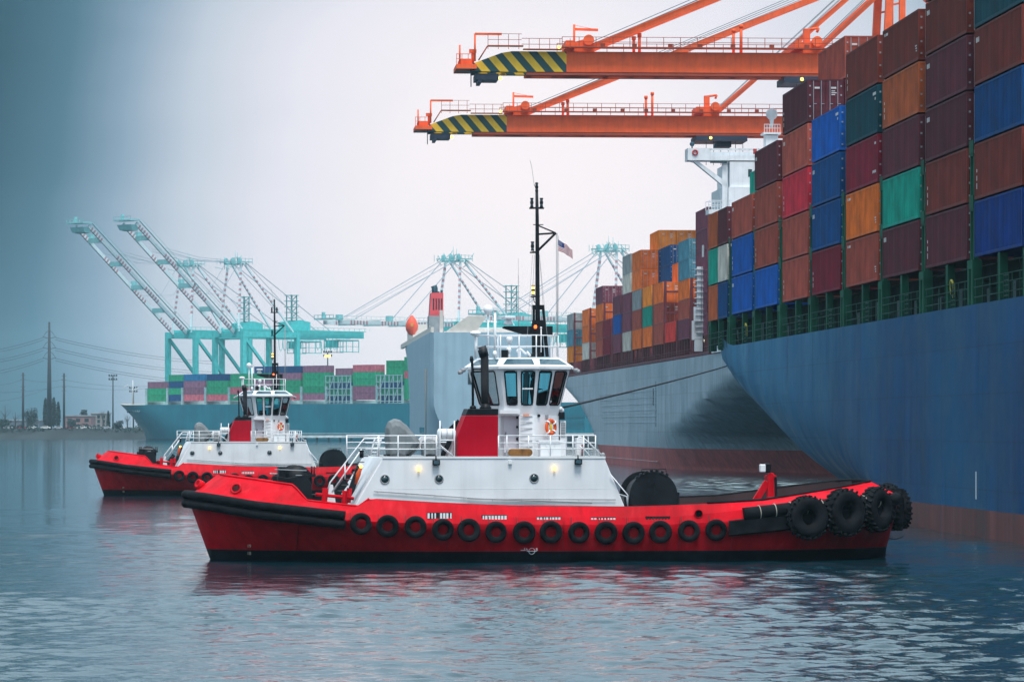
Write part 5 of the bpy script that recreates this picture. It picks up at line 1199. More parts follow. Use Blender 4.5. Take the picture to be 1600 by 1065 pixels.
# with PH4=-135deg: +y -> (0.707,-0.707), +x -> (-0.707,-0.707) which faces the camera's left
B4 = 16.0
def bf4(y, h):
    tip = interp([(0, 15), (4, 13), (8, 8), (14.5, 0)], h); full = interp([(0, 60), (14.5, 26)], h)
    if y <= tip: return .05
    t = min(1, (y-tip)/(full-tip)); return B4*(1-(1-t)**2)+.05
ship_hull('hull', s4, 0, [0, 1, 2.5, 4, 6, 8, 10, 13, 16, 20, 25, 30, 36, 43, 50, 60, 90, 130, 180, 240, 275], [-2, 0, .5, 2, 4, 6, 8, 10, 12, 13.5], bf4, lambda y: interp([(0, 13.6), (8, 8), (13, 4), (15, 0), (16.5, -2)], y), lambda y: 14.5-.6*min(1, y/20), [TEAL, mat('teal_boot_top', (.01, .09, .13), .6), mat('cream_deck', (.5, .42, .33), .6)], lambda h: 1 if h < .5 else 0)
mb = MB()
for i in range(14): mb.box(-(0), .0, 0, 0, 0, 0) if False else None
r_ = random.Random(3)
for i in range(12):
    y0 = 11+i*1.5+(1.2 if i > 4 else 0); b_ = bf4(y0, 11.2); mb.beam((b_+.05, y0, 10.9+.2*r_.random()), (bf4(y0+.9, 11.6)+.05, y0+.9, 11.6), .15, .45)
mb.build('bow_lettering', mat('pale_lettering', (.35, .5, .55), .6), s4)
mb = MB(); mb.tube([(0, 6, 14), (0, 6, 24)], .25, 6); mb.tube([(0, 6, 21), (3, 6, 22), (5, 6, 21)], .15, 5); mb.tube([(0, 6, 20), (-3, 6, 21)], .15, 5); mb.build('foremast', mat('pale_mast', (.5, .55, .58), .6), s4)
LB4 = mat('pale_lashing_frame', (.30, .48, .52), .6)
# bays from the bow: y start, colours bottom -> top
bays4 = [('GGl',), ('dGdG',), ('kllM',), ('kGGd',), ('GkGG',), ('GGlGd',), ('kGGld',), ('lGGGl',), ('____l',), ('llGGk',), ('____GG',), ('GGGkGG',), ('GGGGkG',), ('kGlGG',), ('GGlkG',)]
yb = 27.0; BL = 12.19; BP = 14.0
for i, (cs,) in enumerate(bays4):
    xr = 14.6 if i > 1 else (10.5 if i else 8.0)
    y0 = yb+i*BP-(2 if i == 0 else 0)
    n = len(cs)
    frame = cs[0] == '_'
    if frame:
        mb = MB()
        for xx in (xr,):
            for k in range(7): mb.box(xx-.2, xx+.1, y0-1.2+k*2.3, y0-1.2+k*2.3+.35, 13.9, 24.6)
            for k in range(5): mb.box(xx-.22, xx+.12, y0-1.2, y0+13, 14.6+k*2.4, 14.9+k*2.4)
            for k in range(3): mb.beam((xx, y0-1+k*4.6, 14.7), (xx, y0+3.6+k*4.6, 24.4), .25)
        mb.build('cell_frame', LB4, s4)
    for ri in range(2 if not frame else 1):
        for t, k in enumerate(cs):
            if k == '_':
                if ri == 0:
                    o = cont_obj('shipping_container', 12.19, 2.59, B['dG'[t % 2]]); o.location = S4(xr-2.4, y0, 14.2+t*2.62); o.rotation_euler.z = PH4; tag(o, f"{B['dG'[t % 2]]} container, {tier(t, n)}, behind white frame, {ORD[i+1]} stack from the teal ship's bow", 'container', 'containers stacked on the teal ship')
                continue
            if ri == 1 and t < n-2 and i > 3: continue
            x = xr-1.3-2.5*ri-(4 if frame else 0); h = 15.3+t*2.62
            if frame: h = 14.2+t*2.62
            o = cont_obj('shipping_container', 12.19, 2.59, B[k]); o.location = S4(x, y0, h); o.rotation_euler.z = PH4
            rr = 'outer row' if ri == 0 else 'second row inboard'
            tag(o, f"{B[k]} container, {tier(t, n)}, {rr}, {ORD[i+1] if i+1 < len(ORD) else 'last'} stack from the teal ship's bow", 'container', 'containers stacked on the teal ship')
    mb = MB(); mb.box(xr-.6, xr, y0-1.5, y0-.5, 13.8, 20.6); mb.box(-xr, xr-.6, y0-1.4, y0-.6, 13.8, 15.2); mb.build('lashing_bridge', LB4, s4)
# ------------------------------------------------------------------ ship to shore cranes, teal
CT_ = mat('haze_paled_teal_crane_paint', (.07, .54, .54), .5, .08, .15, spec=.3)  # distance haze put into the crane colours by paling them
CW_ = mat('white_crane_paint', (.62, .74, .78), .5, .05)
CR_ = mat('haze_paled_red_stripe', (.46, .24, .28), .5, .05)
def striped(mb, a, b, w, h, seg=2.2, runs=None):
    a = Vector(a); b = Vector(b); L_ = (b-a).length; n = int(L_/seg)
    for i in range(n):
        f0, f1 = i/n, (i+1)/n; on = runs is None or any(r0 <= f0 <= r1 for r0, r1 in runs)
        if on and i % 2: mb.beam(a.lerp(b, f0), a.lerp(b, f1), w+.02, h+.02, 1)
        else: mb.beam(a.lerp(b, f0), a.lerp(b, f1), w, h, 0)
def sts(loc, label, raised=True, back=48, apex=74.0, Hg=44.0, reach=68, el_=39.5, spreader_x=None):
    o = empty('gantry_crane', loc, R(45)); tag(o, label, 'crane', 'teal harbour cranes far behind')
    W = 9.0; G = 30.0
    for x in (0, G):
        for y in (-W, W):
            mb = MB(); mb.beam((x, y, 2), (x, y, Hg+(1 if x == 0 else 0)), 2.3, 2.3) if False else mb.box(x-.95, x+.95, y-.95, y+.95, 2, Hg+1.2); mb.box(x-1.5, x+1.5, y-3.5, y+3.5, 1, 2.6); mb.build('leg', CT_, o)
    mb = MB()
    for x in (0, G): mb.box(x-.8, x+.8, -W, W, Hg-1.5, Hg+1.0); mb.box(x-.8, x+.8, -W, W, 10, 11.8)
    for y in (-W, W): mb.beam((1, y, Hg-2), (G-1, y, 13), 1.0, 1.2); mb.box(0, G, y-.6, y+.6, 11, 12.6); mb.box(0, G, y-.6, y+.6, Hg-1.4, Hg+.9)
    mb.build('portal_frame', CT_, o)
    mb = MB()
    for y in (-4.2, 4.2): mb.box(-1, G+back, y-.7, y+.7, Hg-1.0, Hg+2.0)
    for k in range(10): mb.box(k*(G+back)/9-.3, k*(G+back)/9+.3, -4.2, 4.2, Hg-.6, Hg+.4)
    mb.box(-2, G+back, -6.5, -5.6, Hg+1.8, Hg+2.0)
    for k in range(26): mb.box(-1+k*3, -.85+k*3, -6.5, -6.4, Hg+2, Hg+3.2)
    mb.box(-2, G+back, -6.5, -6.4, Hg+3.1, Hg+3.25); mb.build('main_girder', CT_, o)
    mb = MB(); mb.box(G+1, G+12, -4, 4, Hg+2.1, Hg+5.5); mb.prism([(G+1, Hg+5.5), (G+12, Hg+5.5), (G+6.5, Hg+6.4)], -4, 4); mb.build('machinery_house', CT_, o)
    mb = MB()
    for y in (-5, 5):
        striped(mb, (0, y*1.2, Hg+1), (3, y*.8, apex), .8, .9, 1.1, [(.2, .85)]); striped(mb, (G, y*1.3, Hg+1), (5, y*.8, apex-1), .6, .7, 1.1, [(.3, .8)])
    mb.build('apex_frame', [CW_, CR_], o)
    mb = MB(); ra = random.Random(int(apex*10+reach))
    mb.box(-1, 8, -5.3, -4.9, apex-.3, apex+.1); mb.box(-1, 8, 4.9, 5.3, apex-.3, apex+.1); mb.box(1.4, 1.9, -5, 5, apex-1.2, apex-.6); mb.box(5.2, 5.7, -5, 5, apex-1.2, apex-.6); mb.box(-.8, -.5, -5, 5, apex-.2, apex+.1)
    for k in range(22):
        p0 = Vector((ra.uniform(-2, 8), ra.uniform(-5, 5), apex+ra.uniform(-3.2, .5))); mb.beam(p0, p0+Vector((ra.uniform(-2.5, 2.5), ra.uniform(-3, 3), ra.uniform(.3, 2.8))), .22)
    for y in (-4.2, 0, 4.2): mb.lathe([(.9, 0), (.9, .4)], (2, y, apex+.9), (0, 1, 0), 10); mb.box(1.2, 3, y-.2, y+.6, apex-.6, apex+.9)
    for k in range(6): mb.box(-2+k*2, -1.85+k*2, -5.6, -5.45, apex-1, apex+1.5); mb.box(-2+k*2, -1.85+k*2, 5.45, 5.6, apex-1, apex+1.5)
    mb.box(-2, 8, -5.6, -5.5, apex+1.2, apex+1.35); mb.tube([(2, -3, apex), (2, -3, apex+4)], .12, 5); mb.tube([(6, 3, apex), (6, 3, apex+5)], .1, 5)
    mb.build('apex_platform', mat('haze_paled_teal_steel', (.22, .52, .54), .6, .1), o)  # haze fading painted into the apex colour
    e = R(el_) if raised else 0; dx, dz = -math.cos(e), math.sin(e)
    def bp(d, up=0): return Vector((-1+dx*d+math.sin(e)*up*-1*-1*0, 0, Hg+.6+dz*d))+Vector((math.sin(e)*up, 0, math.cos(e)*up))
    mb = MB()
    runs = [(.02, .15), (.28, .43), (.56, .71), (.86, .97)] if raised else [(.0, .14), (.22, .38), (.48, .64), (.74, .9)]
    for y in (-4.2, 4.2): 
        a, b = bp(0), bp(reach); striped(mb, a+Vector((0, y, 0)), b+Vector((0, y, 0)), .8, 1.5, .8, runs)
    mb.build('boom', [CW_, CR_], o)
    mb = MB()
    for k in range(1, 5): a = bp(reach*k/4.6); mb.beam(a+Vector((0, -4.2, 0)), a+Vector((0, 4.2, 0)), 1.2, 2.0)
    for y in (-5.6,):
        mb.beam(bp(0, 1.2)+Vector((0, y, 0)), bp(reach, 1.2)+Vector((0, y, 0)), .7, .12)
        mb.beam(bp(0, 2.4)+Vector((0, y-.3, 0)), bp(reach, 2.4)+Vector((0, y-.3, 0)), .10, .10)
        for k in range(24): a = bp(reach*k/24, 1.2)+Vector((0, y-.3, 0)); b = bp(reach*k/24, 2.4)+Vector((0, y-.3, 0)); mb.beam(a, b, .1)
    for k in (2, 4): a = bp(reach*k/4.6, 2); mb.box(a.x-1, a.x+1, 3.2, 5.2, a.z-1, a.z+1.2)
    a = bp(reach); 
    if raised: mb.hexa([a+Vector(v) for v in [(-2.0, -4.0, -2.6), (1.0, -4.0, -3.0), (1.0, 4.0, -3.0), (-2.0, 4.0, -2.6), (-3, -4.5, -.5), (1, -4.5, -.5), (1, 4.5, -.5), (-3, 4.5, -.5)]])
    mb.box(a.x-4, a.x+1, -5.5, 5.5, a.z+1, a.z+1.6); mb.box(a.x-4, a.x-3.8, -5.5, 5.5, a.z+2.6, a.z+2.8)
    for k in range(6): mb.box(a.x-4, a.x-3.8, -5.5+k*2.15, -5.3+k*2.15, a.z+1.6, a.z+2.8)
    mb.box(a.x, a.x+1, 4.5, 5.5, a.z+1.6, a.z+4)
    mb.build('boom_platform', mat('haze_paled_teal_steel', (.22, .52, .54)), o)
    mb = MB(); ap = Vector((2, 0, apex))
    for y in (-4.2, 4.2):
        if raised:
            kp = bp(reach*.73, 1.5)+Vector((0, y, 0)); A = ap+Vector((0, y, 0))
            mid = kp.lerp(A, .45)-Vector((0, 0, 2.0)); mb.tube([kp, mid, A], .14, 4); mb.tube([kp+Vector((0, 0, 1)), mid+Vector((0, 0, 1.3)), A], .1, 4)
            mb.tube([bp(reach*.33, 1.5)+Vector((0, y, 0)), ap.lerp(bp(reach*.33), .5)+Vector((0, y, -6)), A], .1, 4)
        else:
            for f in (.42, .86): mb.tube([bp(reach*f, 1.5)+Vector((0, y, 0)), ap+Vector((0, y, 0))], .16, 4)
            mb.tube([bp(reach*.85, 2)+Vector((0, y*.5, 0)), ap+Vector((0, y*.5, -1))], .09, 4)
        mb.tube([ap+Vector((3, y, 0)), Vector((G+back*.55, y, Hg+2))], .16, 4)
        mb.tube([ap+Vector((3, y, 0)), Vector((G+4, y, Hg+7))], .12, 4)
    mb.build('stay', mat('pale_stay_steel', (.30, .38, .44), .5), o)
    sx = G+back-14 if spreader_x is None else spreader_x
    mb = MB(); mb.box(sx, sx+11, -5, 5, Hg-2.2, Hg-1.6)
    for x in (sx, sx+3.6, sx+7.3, sx+10.8): 
        for y in (-5, 5): mb.box(x, x+.25, y-.12, y+.12, Hg-7, Hg-2)
    for y in (-5, 5): mb.box(sx, sx+11, y-.12, y+.12, Hg-7, Hg-6.7); mb.box(sx, sx+11, y-.12, y+.12, Hg-4.6, Hg-4.4)
    mb.box(sx-2, sx+2, -2, 2, Hg-5, Hg-2); mb.build('trolley', CT_, o)
    for k in range(5):
        mb = MB(); x = sx-14+k*2.4; mb.tube([(x, -5.2, Hg-1), (x+.3, -5.2, Hg-5), (x+1.2, -5.2, Hg-6.2), (x+2.1, -5.2, Hg-5), (x+2.4, -5.2, Hg-1)], .12, 4); mb.build('festoon_loop', CT_, o)
    mb = MB(); 
    for dx_ in (0, 3):
        for dy_ in (0, 3): mb.box(G+2+dx_, G+2.35+dx_, -3+dy_, -2.65+dy_, Hg+6, Hg+17)
    for k in range(5): mb.box(G+1.4, G+5.9, -3.6, .9, Hg+7+k*2.4, Hg+7.25+k*2.4)
    for k in range(4): mb.beam((G+2.1, -2.9, Hg+7+k*2.4), (G+5.2, -2.9, Hg+9.4+k*2.4), .3)
    mb.build('stair_tower', mat('pale_teal_frame', (.1, .42, .42), .5), o)
    return o
sts((-139.5, 1622, 0), 'teal crane with raised red and white boom, leftmost of the harbour cranes')
sts((-118, 1602, 0), 'teal crane with raised red and white boom, second from left', back=42)
sts((-25, 1492, 0), 'teal crane with lowered striped boom above the vehicle carrier funnel', False, apex=70.5, reach=60)
sts((34, 1428, 0), 'teal crane with lowered boom, behind the mast and flag', False, apex=71.5, reach=60)
# ------------------------------------------------------------------ orange cranes, booms over the ships
ORC = mat('orange_crane_paint', (.90, .125, .028), .5, .08, .25, .08, spec=.3)
ORD_ = mat('dark_orange_crane_paint', (.36, .06, .025), .55, .1, .2)
SY = mat('hazard_yellow', (.85, .52, .02), .5, .06, .12); SG = mat('hazard_dark_green', (.008, .06, .065), .5, .1)
CAB = mat('steel_cable', (.08, .16, .20), .5)
def orange(zc, tip, label, extra):
    o = empty('gantry_crane', SW(0, zc), PHI); tag(o, label, 'crane', 'orange harbour cranes above the container ships')
    Z0, Z1 = 45.1, 47.5; X0, X1, X2 = tip+1.9, tip+12.4, 130
    def up(px, py): s = 14.0; return tip+(px-712)/s, CH+(HZ-py)/s     # measured on the nearer crane
    for y in (0, 4.0):
        mb = MB(); mb.box(X1, 83, y, y+1.3, Z0+.12, Z1); mb.box(83.2, X2, y, y+1.3, Z0+.12, Z1)
        mb.box(X1, X2, y-.06, y+.0, Z1-.08, Z1-.02)
        for k in range(20): mb.box(X1+2+k*2.9, X1+2.06+k*2.9, y-.03, y, Z0+.1, Z1)
        mb.build('girder', ORC, o)
        mb = MB(); mb.box(X0+6, X2, y-.1, y+.5, Z0-.25, Z0-.02); mb.box(X0+6, X2, y+.1, y+.3, Z0-.02, Z0+.12); mb.build('trolley_rail', ORD_, o)
        # hazard striped nose, tapering to the tip
        zt = lambda x: interp([(X0, Z0+1.0), (X0+3.2, Z1-.25), (X0+4.4, Z1), (X1, Z1)], x)
        mb = MB(); mg = MB(); st_ = 1.02
        nose = [(X0, Z0+.12), (X1, Z0+.12), (X1, Z1), (X0+4.4, Z1), (X0+3.2, Z1-.2), (X0, Z0+1.0)]
        for k in range(-3, 14):
            x_ = X0+k*st_; pg = [(x_+2.1, Z0), (x_+2.1+st_, Z0), (x_+st_, Z1+.05), (x_, Z1+.05)]
            for i in range(len(nose)):
                (ax, az_), (bx, bz) = nose[i], nose[(i+1) % len(nose)]
                def ins(p): return (bx-ax)*(p[1]-az_)-(bz-az_)*(p[0]-ax)
                res = []
                for j in range(len(pg)):
                    p0, p1 = pg[j], pg[(j+1) % len(pg)]; d0, d1 = ins(p0), ins(p1)
                    if d0 >= 0: res.append(p0)
                    if (d0 >= 0) != (d1 >= 0): tt = d0/(d0-d1); res.append((p0[0]+(p1[0]-p0[0])*tt, p0[1]+(p1[1]-p0[1])*tt))
                pg = res
                if len(pg) < 3: break
            if len(pg) >= 3: (mb if k % 2 else mg).prism(pg, y, y+1.3, 'y')
        mb.build('hazard_stripe', SY, o); mg.build('hazard_stripe', SG, o)
    mb = MB()
    for k in range(28): x = X0+.5+k*2.9; mb.box(x, x+.5, 1.3, 4.0, Z0+.4, Z0+1.0)
    mb.build('cross_tie', ORD_, o)
    # walkway, handrails
    mb = MB(); wz = Z1+.35; mb.box(X1-.6, 108, -1.1, -.1, wz, wz+.12); mb.box(X1-.6, 108, 5.4, 6.4, wz, wz+.12)
    mb.box(X0+1.6, X0+5.6, -1.1, -.1, Z1+.45, Z1+.57); mb.box(X0+5.6, X1-.6, -1.1, -.1, Z1+.1, Z1+.2)
    mb.tube([(X0+.6, -.6, Z0+1.3), (X0+1.6, -.6, Z1+.5)], .08, 5)
    for y in (-1.1, 6.4):
        for h in (.6, 1.15):
            mb.box(X1-.6, 108, y-.03, y+.03, wz+h, wz+h+.06)
        k = 0; x = X1-.6
        while x < 108: mb.box(x, x+.07, y-.03, y+.03, wz, wz+1.2); x += 1.9
    for h in (.55, 1.25, 1.9):
        if h > .6: mb.box(X0+1.6, X0+5.4, -1.13, -1.07, Z1+.5+h-.6, Z1+.55+h-.6)
        mb.box(X0+5.4, X1-.6, -1.13, -1.07, Z1+.1+min(h, 1.2), Z1+.16+min(h, 1.2))
    for k in range(9): x = X0+1.6+k*1.15; mb.box(x, x+.06, -1.13, -1.07, Z1+.1, Z1+(1.8 if k < 4 else 1.35))
    for k in range(20):
        x = X1+3+k*3.8+rnd.random(); mb.box(x, x+.5, -.95, -.5, wz+.15, wz+.5)
    mb.build('walkway', ORD_, o)
    # tip platform
    mb = MB(); mb.box(X0-1.9, X0+.4, -.8, 5.5, Z0+.35, Z0+.85); mb.box(X0-1.5, X0-.1, 0, 4, Z0+.85, Z0+1.5)
    for x in (X0-1.9, X0-1.3, X0-.6): mb.box(x, x+.07, -.8, -.73, Z0+.85, Z0+2.0)
    mb.box(X0-1.9, X0-.3, -.8, -.73, Z0+1.95, Z0+2.02); mb.box(X0-1.9, X0-.3, -.8, -.73, Z0+1.4, Z0+1.46)
    mb.tube([(X0-1.5, -.6, Z0+.8), (X0-1.5, -.6, Z0+3.0)], .1, 6); mb.tube([(X0+.0, .3, Z0+1), (X0+.0, .3, Z0+2.5)], .18, 6); mb.box(X0-.4, X0+.4, 0, .6, Z0+2.2, Z0+2.6)
    mb.build('tip_platform', ORC, o)
    mb = MB(); mb.box(X0+.3, X0+2.9, .2, 4.8, Z0-.75, Z0-.1); mb.box(X0+.6, X0+1.0, .2, 4.8, Z0-1.1, Z0-.7); mb.tube([(X0-.2, .2, Z0+.8), (X0-.2, .2, Z0-1.6)], .06, 5); mb.build('end_buffer', mat('dark_navy_fitting', (.02, .03, .06), .5), o)
    # lifting jibs
    mb = MB(); mb.tube([(X0+.2, -.5, Z0+1.2), (X0+.2, -.5, Z1+1.9)], .11, 6); mb.beam((X0+.2, -.5, Z1+1.85), (X0+3.2, -.5, Z1+1.85), .2, .25); mb.build('jib', ORC, o)
    jx, _ = up(900, 0); mb = MB(); mb.tube([(jx, 2, Z1), (jx, 2, up(0, 33)[1])], .13, 6); mb.beam((jx, 2, up(0, 40.5)[1]), (jx+2.7, 2, up(0, 41.5)[1]), .22, .28); mb.tube([(jx, 2, up(0, 34)[1]), (jx+2.5, 2, up(0, 41)[1])], .03, 4); mb.build('jib', ORC, o)
    # anchor blocks with sheaves
    for px in (915, 1276):
        x, _ = up(px, 0); mb = MB(); mb.prism([(x-1.2, Z1), (x+1.0, Z1), (x+1.0, Z1+1.0), (x+.2, Z1+1.5), (x-1.2, Z1+1.1)], .2, 5.2)
        mb.box(x-2.2, x-1.2, -.6, 5.5, Z1+.4, Z1+1.2); mb.lathe([(.6, 0), (.6, .5)], (x+.4, -.2, Z1+1.3), (0, 1, 0), 16)
        if px > 1000: mb.box(x-1.0, x-.3, .5, 1.5, Z1+1.2, Z1+2.8); mb.tube([(x-.6, .8, Z1+2.7), (x+.7, .8, Z1+2.9)], .15, 6); mb.tube([(x+.7, .8, Z1+2.9), (x+.5, .8, Z1+2.4)], .15, 6)
        mb.build('anchor_block', ORC, o)
    # short posts on the boom
    for px, top in ((993, 54), (1002, 49), (1151, 41), (1163, 34)):
        x, h = up(px, top); mb = MB(); mb.tube([(x, 1, Z1), (x, 1, h)], .17, 6); mb.lathe([(.24, 0), (.24, .4)], (x, 1, h-.3), (0, 0, 1), 8); mb.build('post', ORC, o)
    AX, AZ = 83.2, 67.0
    mb = MB()
    segs = [(918, 73.6, .38, .55), (1286, 71, .3, .5)]+([(1053, 73.6, .3, .5), (1229, 71, .3, .5)] if extra else [])
    for px, py, w_, h_ in segs:
        x, h = up(px, py)
        dx_ = 4.5 if px in (1053, 1229) else 0
        for y in ((.6, 4.6) if not dx_ else (2.6,)):
            mb.beam((x, y, h), (AX+dx_, y, AZ+dx_*.3), w_+.2, h_+.12)
    mb.build('stay', ORC, o)
    mb = MB()
    for px, py in ((914, 68), (1286, 64)):
        x, h = up(px, py)
        for y in (-.1, 5.3): mb.tube([(x, y, h), (AX, y, AZ+1.6)], .05, 4); mb.tube([(x+.6, y+.3, h), (AX, y+.3, AZ+.9)], .04, 4)
    mb.build('cable', CAB, o)
    mb = MB()
    for y in (-2.5, 7.5):
        mb.beam((83.6, y, Z0), (84.7, y, 66), 1.0, 1.0); mb.beam((86.2, y, Z0), (86.3, y, 66), .8, .8); mb.beam((110, y, Z1), (88, y, AZ+.5), .9, .9)
        for k in range(5): mb.beam((84.2, y, Z1+2+k*3.2), (86.2, y, Z1+2.4+k*3.2), .25)
    mb.box(82.5, 89, -3, 8, 66, 68.0); mb.build('apex_frame', ORC, o)
    for x in (90, 120):
        for y in (-8, 12): mb = MB(); mb.box(x-.9, x+.9, y-.9, y+.9, 3, Z0+1); mb.box(x-1.3, x+1.3, y-4, y+4, 2, 3.4); mb.build('leg', ORC, o)
    mb = MB(); mb.box(89.2, 90.8, -8, 12, Z0-1.5, Z0-.3); mb.box(119.2, 120.8, -8, 12, Z0-1.5, Z0-.3)
    for y in (-8, 12): mb.beam((90, y, 14), (120, y, 43), .9); mb.box(90, 120, y-.5, y+.5, 12, 13.6)
    mb.build('portal_frame', ORC, o)
    mb = MB(); x, _ = up(1240, 0)
    if not extra: x = 60.5
    mb.box(x-2, x+5, -.5, 5.8, Z0-1.0, Z0-.3)
    for k in range(6): mb.tube([(x-.5+k*1.0, .5, Z0-1), (x-.5+k*1.0, .5, Z0-4.2)], .05, 4)
    mb.box(x+1, x+3, 1, 4, Z0-1.7, Z0-1.0); mb.build('trolley', mat('dark_navy_fitting', (.02, .03, .06), .5), o)
    for lp_, lr_ in (((x, -.6, Z0-.6), .2), ((X1-.9, -.9, Z1+.4), .2), ((X0+3.1, .3, Z0-.6), .22)): mb = MB(); mb.ball(lp_, lr_, 8); mb.build('work_lamp', LAMPY, o)
    return o
orange(429, 21.6, 'orange gantry crane boom with yellow and green striped nose, upper and nearer one', False)
orange(517, 20.5, 'orange gantry crane boom with yellow and green striped nose, lower and farther one', False)

# ------------------------------------------------------------------ shore
EARTH = mat('dark_shore_bank', (.022, .035, .04), .9, .3, scale=.1, bump=.3)
QUAY = mat('concrete_quay', (.22, .23, .23), .8, .15, .3, scale=.2)
mb = MB(); xs_ = [-900+i*15 for i in range(73)]; rr = random.Random(5); vs = []
for x in xs_:
    e = 1640+rr.uniform(-4, 4)
    vs += [(x, e, -1), (x, e+5, .8+rr.random()*.5), (x, e+14, 3.4+rr.random()), (x, 3900, 4.2)]
mb.add(vs, [(4*i+k, 4*i+4+k, 4*i+5+k, 4*i+1+k) for i in range(len(xs_)-1) for k in range(3)], 0, False)
tag(mb.build('shore_bank', EARTH, fix=False), kind='structure')
def quay(name, pts, h):
    mb = MB(); mb.prism(pts, -2, h, 'z'); return tag(mb.build(name, QUAY), kind='structure')
p = lambda a, z: (SW(a, z).x, SW(a, z).y)
quay('quay', [p(86.5, 60), p(86.5, 1290), p(400, 1290), p(400, 60)], 3.0)
quay('terminal_apron', [(-128, 1660), (-128, 1606), (60, 1416), (150, 1416), (350, 1700), (-100, 3000), (-300, 3000)], 3.6)
# low pontoon pier in front of the far ship
pr = empty('pontoon_pier', (-40, 1335, 0), R(-3)); tag(pr, 'long low white pontoon pier on piles in front of the teal ship', 'pier')
mb = MB(); mb.box(-42, 130, 0, 3, 1.5, 2.3); mb.box(-42, 130, 0, .2, 2.9, 3.05); mb.build('deck', mat('white_pier_deck', (.6, .62, .62), .6), pr)
for i in range(42): mb = MB(); mb.tube([(-40+i*4, 1, -1), (-40+i*4, 1, 1.5)], .35, 6); mb.build('pile', mat('teal_wet_pile', (.02, .12, .15), .6), pr)
# poles, masts, pylon
def W(px, py, Y): return Vector(((px-800)/F*Y, Y, CH+(HZ-py)*Y/F))
POLE = mat('weathered_pole', (.035, .045, .055), .8, .2)
Yp = 1700
q = W(77, 675, Yp); o = empty('transmission_pylon', (q.x, q.y, 3)); tag(o, 'tall thin transmission pylon with three pairs of cross arms on the far shore', 'pylon')
mb = MB(); ht = W(77, 503, Yp).z-3; mb.tube([(0, 0, 0), (0, 0, ht)], [1.35, .45], 8); mb.build('pole', POLE, o)
for py in (527, 543.5, 559.5):
    mb = MB(); z = W(0, py, Yp).z-3
    for s in (-1, 1): mb.tube([(0, 0, z-.5), (s*2.8, 0, z+.2), (s*1.4, 0, z+2.2), (0, 0, z+3.2)], .13, 4); mb.tube([(0, 0, z-.5), (s*2.8, 0, z+.2)], .16, 4)
    mb.build('cross_arm', POLE, o)
def wire(name, pts, r, label, grp):
    mb = MB(); c0 = Vector(pts[0]); rebase(mb.tube(pts, r, 4), c0); return tag(mb.build(name, POLE, loc=c0), label, 'power line', grp)
def cat(a, b, sag, n=14): a = Vector(a); b = Vector(b); return [a.lerp(b, i/n)-Vector((0, 0, sag*4*(i/n)*(1-i/n))) for i in range(n+1)]
for nm, py, e1, e2 in (('topmost', 527, 550, 540), ('middle', 543.5, 566, 556), ('lowest', 559.5, 584, 573)):
    for s, du in ((-1, 'left'), (1, 'right')):
        a = W(77+s*9, py, Yp)
        b = W(-30, e1 if s < 0 else 0, Yp-20) if s < 0 else W(345, py+38, Yp+150)
        for k in (0, 1): wire('power_line', cat(a+Vector((0, k*.4, -k*1.0)), b+Vector((0, 0, -k*1.2)), .8 if s < 0 else 2.0), .09, f"{nm} {'upper' if k == 0 else 'lower'} power line running {du} from the tall pylon", 'power lines on the far shore')
for px, py, lab in ((36, 582, 'thin wooden utility pole at the far left edge of the shore'), (100, 583, 'dark wooden utility pole just right of the tall pylon')):
    q = W(px, 675, 1660); o = empty('utility_pole', (q.x, q.y, 3)); tag(o, lab, 'utility pole', 'wooden utility poles on the shore'); ht = W(px, py, 1660).z-3
    mb = MB(); mb.tube([(0, 0, 0), (0, 0, ht)], [.62, .42], 8); mb.build('pole', POLE, o)
    mb = MB()
    for k, f in enumerate((.95, .88, .76, .70)): mb.box(-1.0, 1.0, -.15, .15, ht*f, ht*f+.2)
    mb.build('cross_arm', POLE, o)
for i, (pa, pb, ya, yb_) in enumerate(((-20, 36, 600, 592), (36, 100, 592, 592), (100, 235, 593, 603), (-20, 100, 612, 602), (100, 235, 602, 606), (-20, 77, 628, 606))):
    wire('distribution_line', cat(W(pa, ya, 1662), W(pb, yb_, 1662), 1.2), .06, ['lower line left of the first wooden pole', 'line slung between the two wooden poles', 'line running right from the second wooden pole', 'long sagging line below the wooden pole tops', 'second line running right from the wooden pole', 'lowest line sloping down to the far left'][i], 'distribution lines on the shore')
def lightmast(px, py, Y, lab, lit=False):
    q = W(px, 672, Y); o = empty('light_mast', (q.x, q.y, 3)); tag(o, lab, 'light mast', 'floodlight masts on the terminal'); ht = W(px, py, Y).z-3
    mb = MB(); mb.tube([(0, 0, 0), (0, 0, ht)], [.4, .25], 8); mb.build('pole', POLE, o)
    mb = MB()
    for k in (0, 1):
        mb.box(-1.9, 1.9, -.3, .3, ht-1.9+k*1.6, ht-1.75+k*1.6)
        for i in range(4): mb.box(-1.9+i*1.05, -1.3+i*1.05, -.5, .3, ht-1.7+k*1.6, ht-1.0+k*1.6)
    mb.build('lamp_cluster', POLE, o)
    if lit: mb = MB(); mb.box(-1.2, 1.2, -.56, -.5, ht-2.2, ht-1.2); mb.build('lit_lamp', LAMPY, o)
lightmast(176.5, 587, 1690, 'floodlight mast rising left of the teal ship bow'); lightmast(208.5, 606, 1760, 'shorter floodlight mast just above the teal ship bow'); lightmast(512, 550, 1640, 'floodlight mast with a lit yellow lamp above the green containers', True)
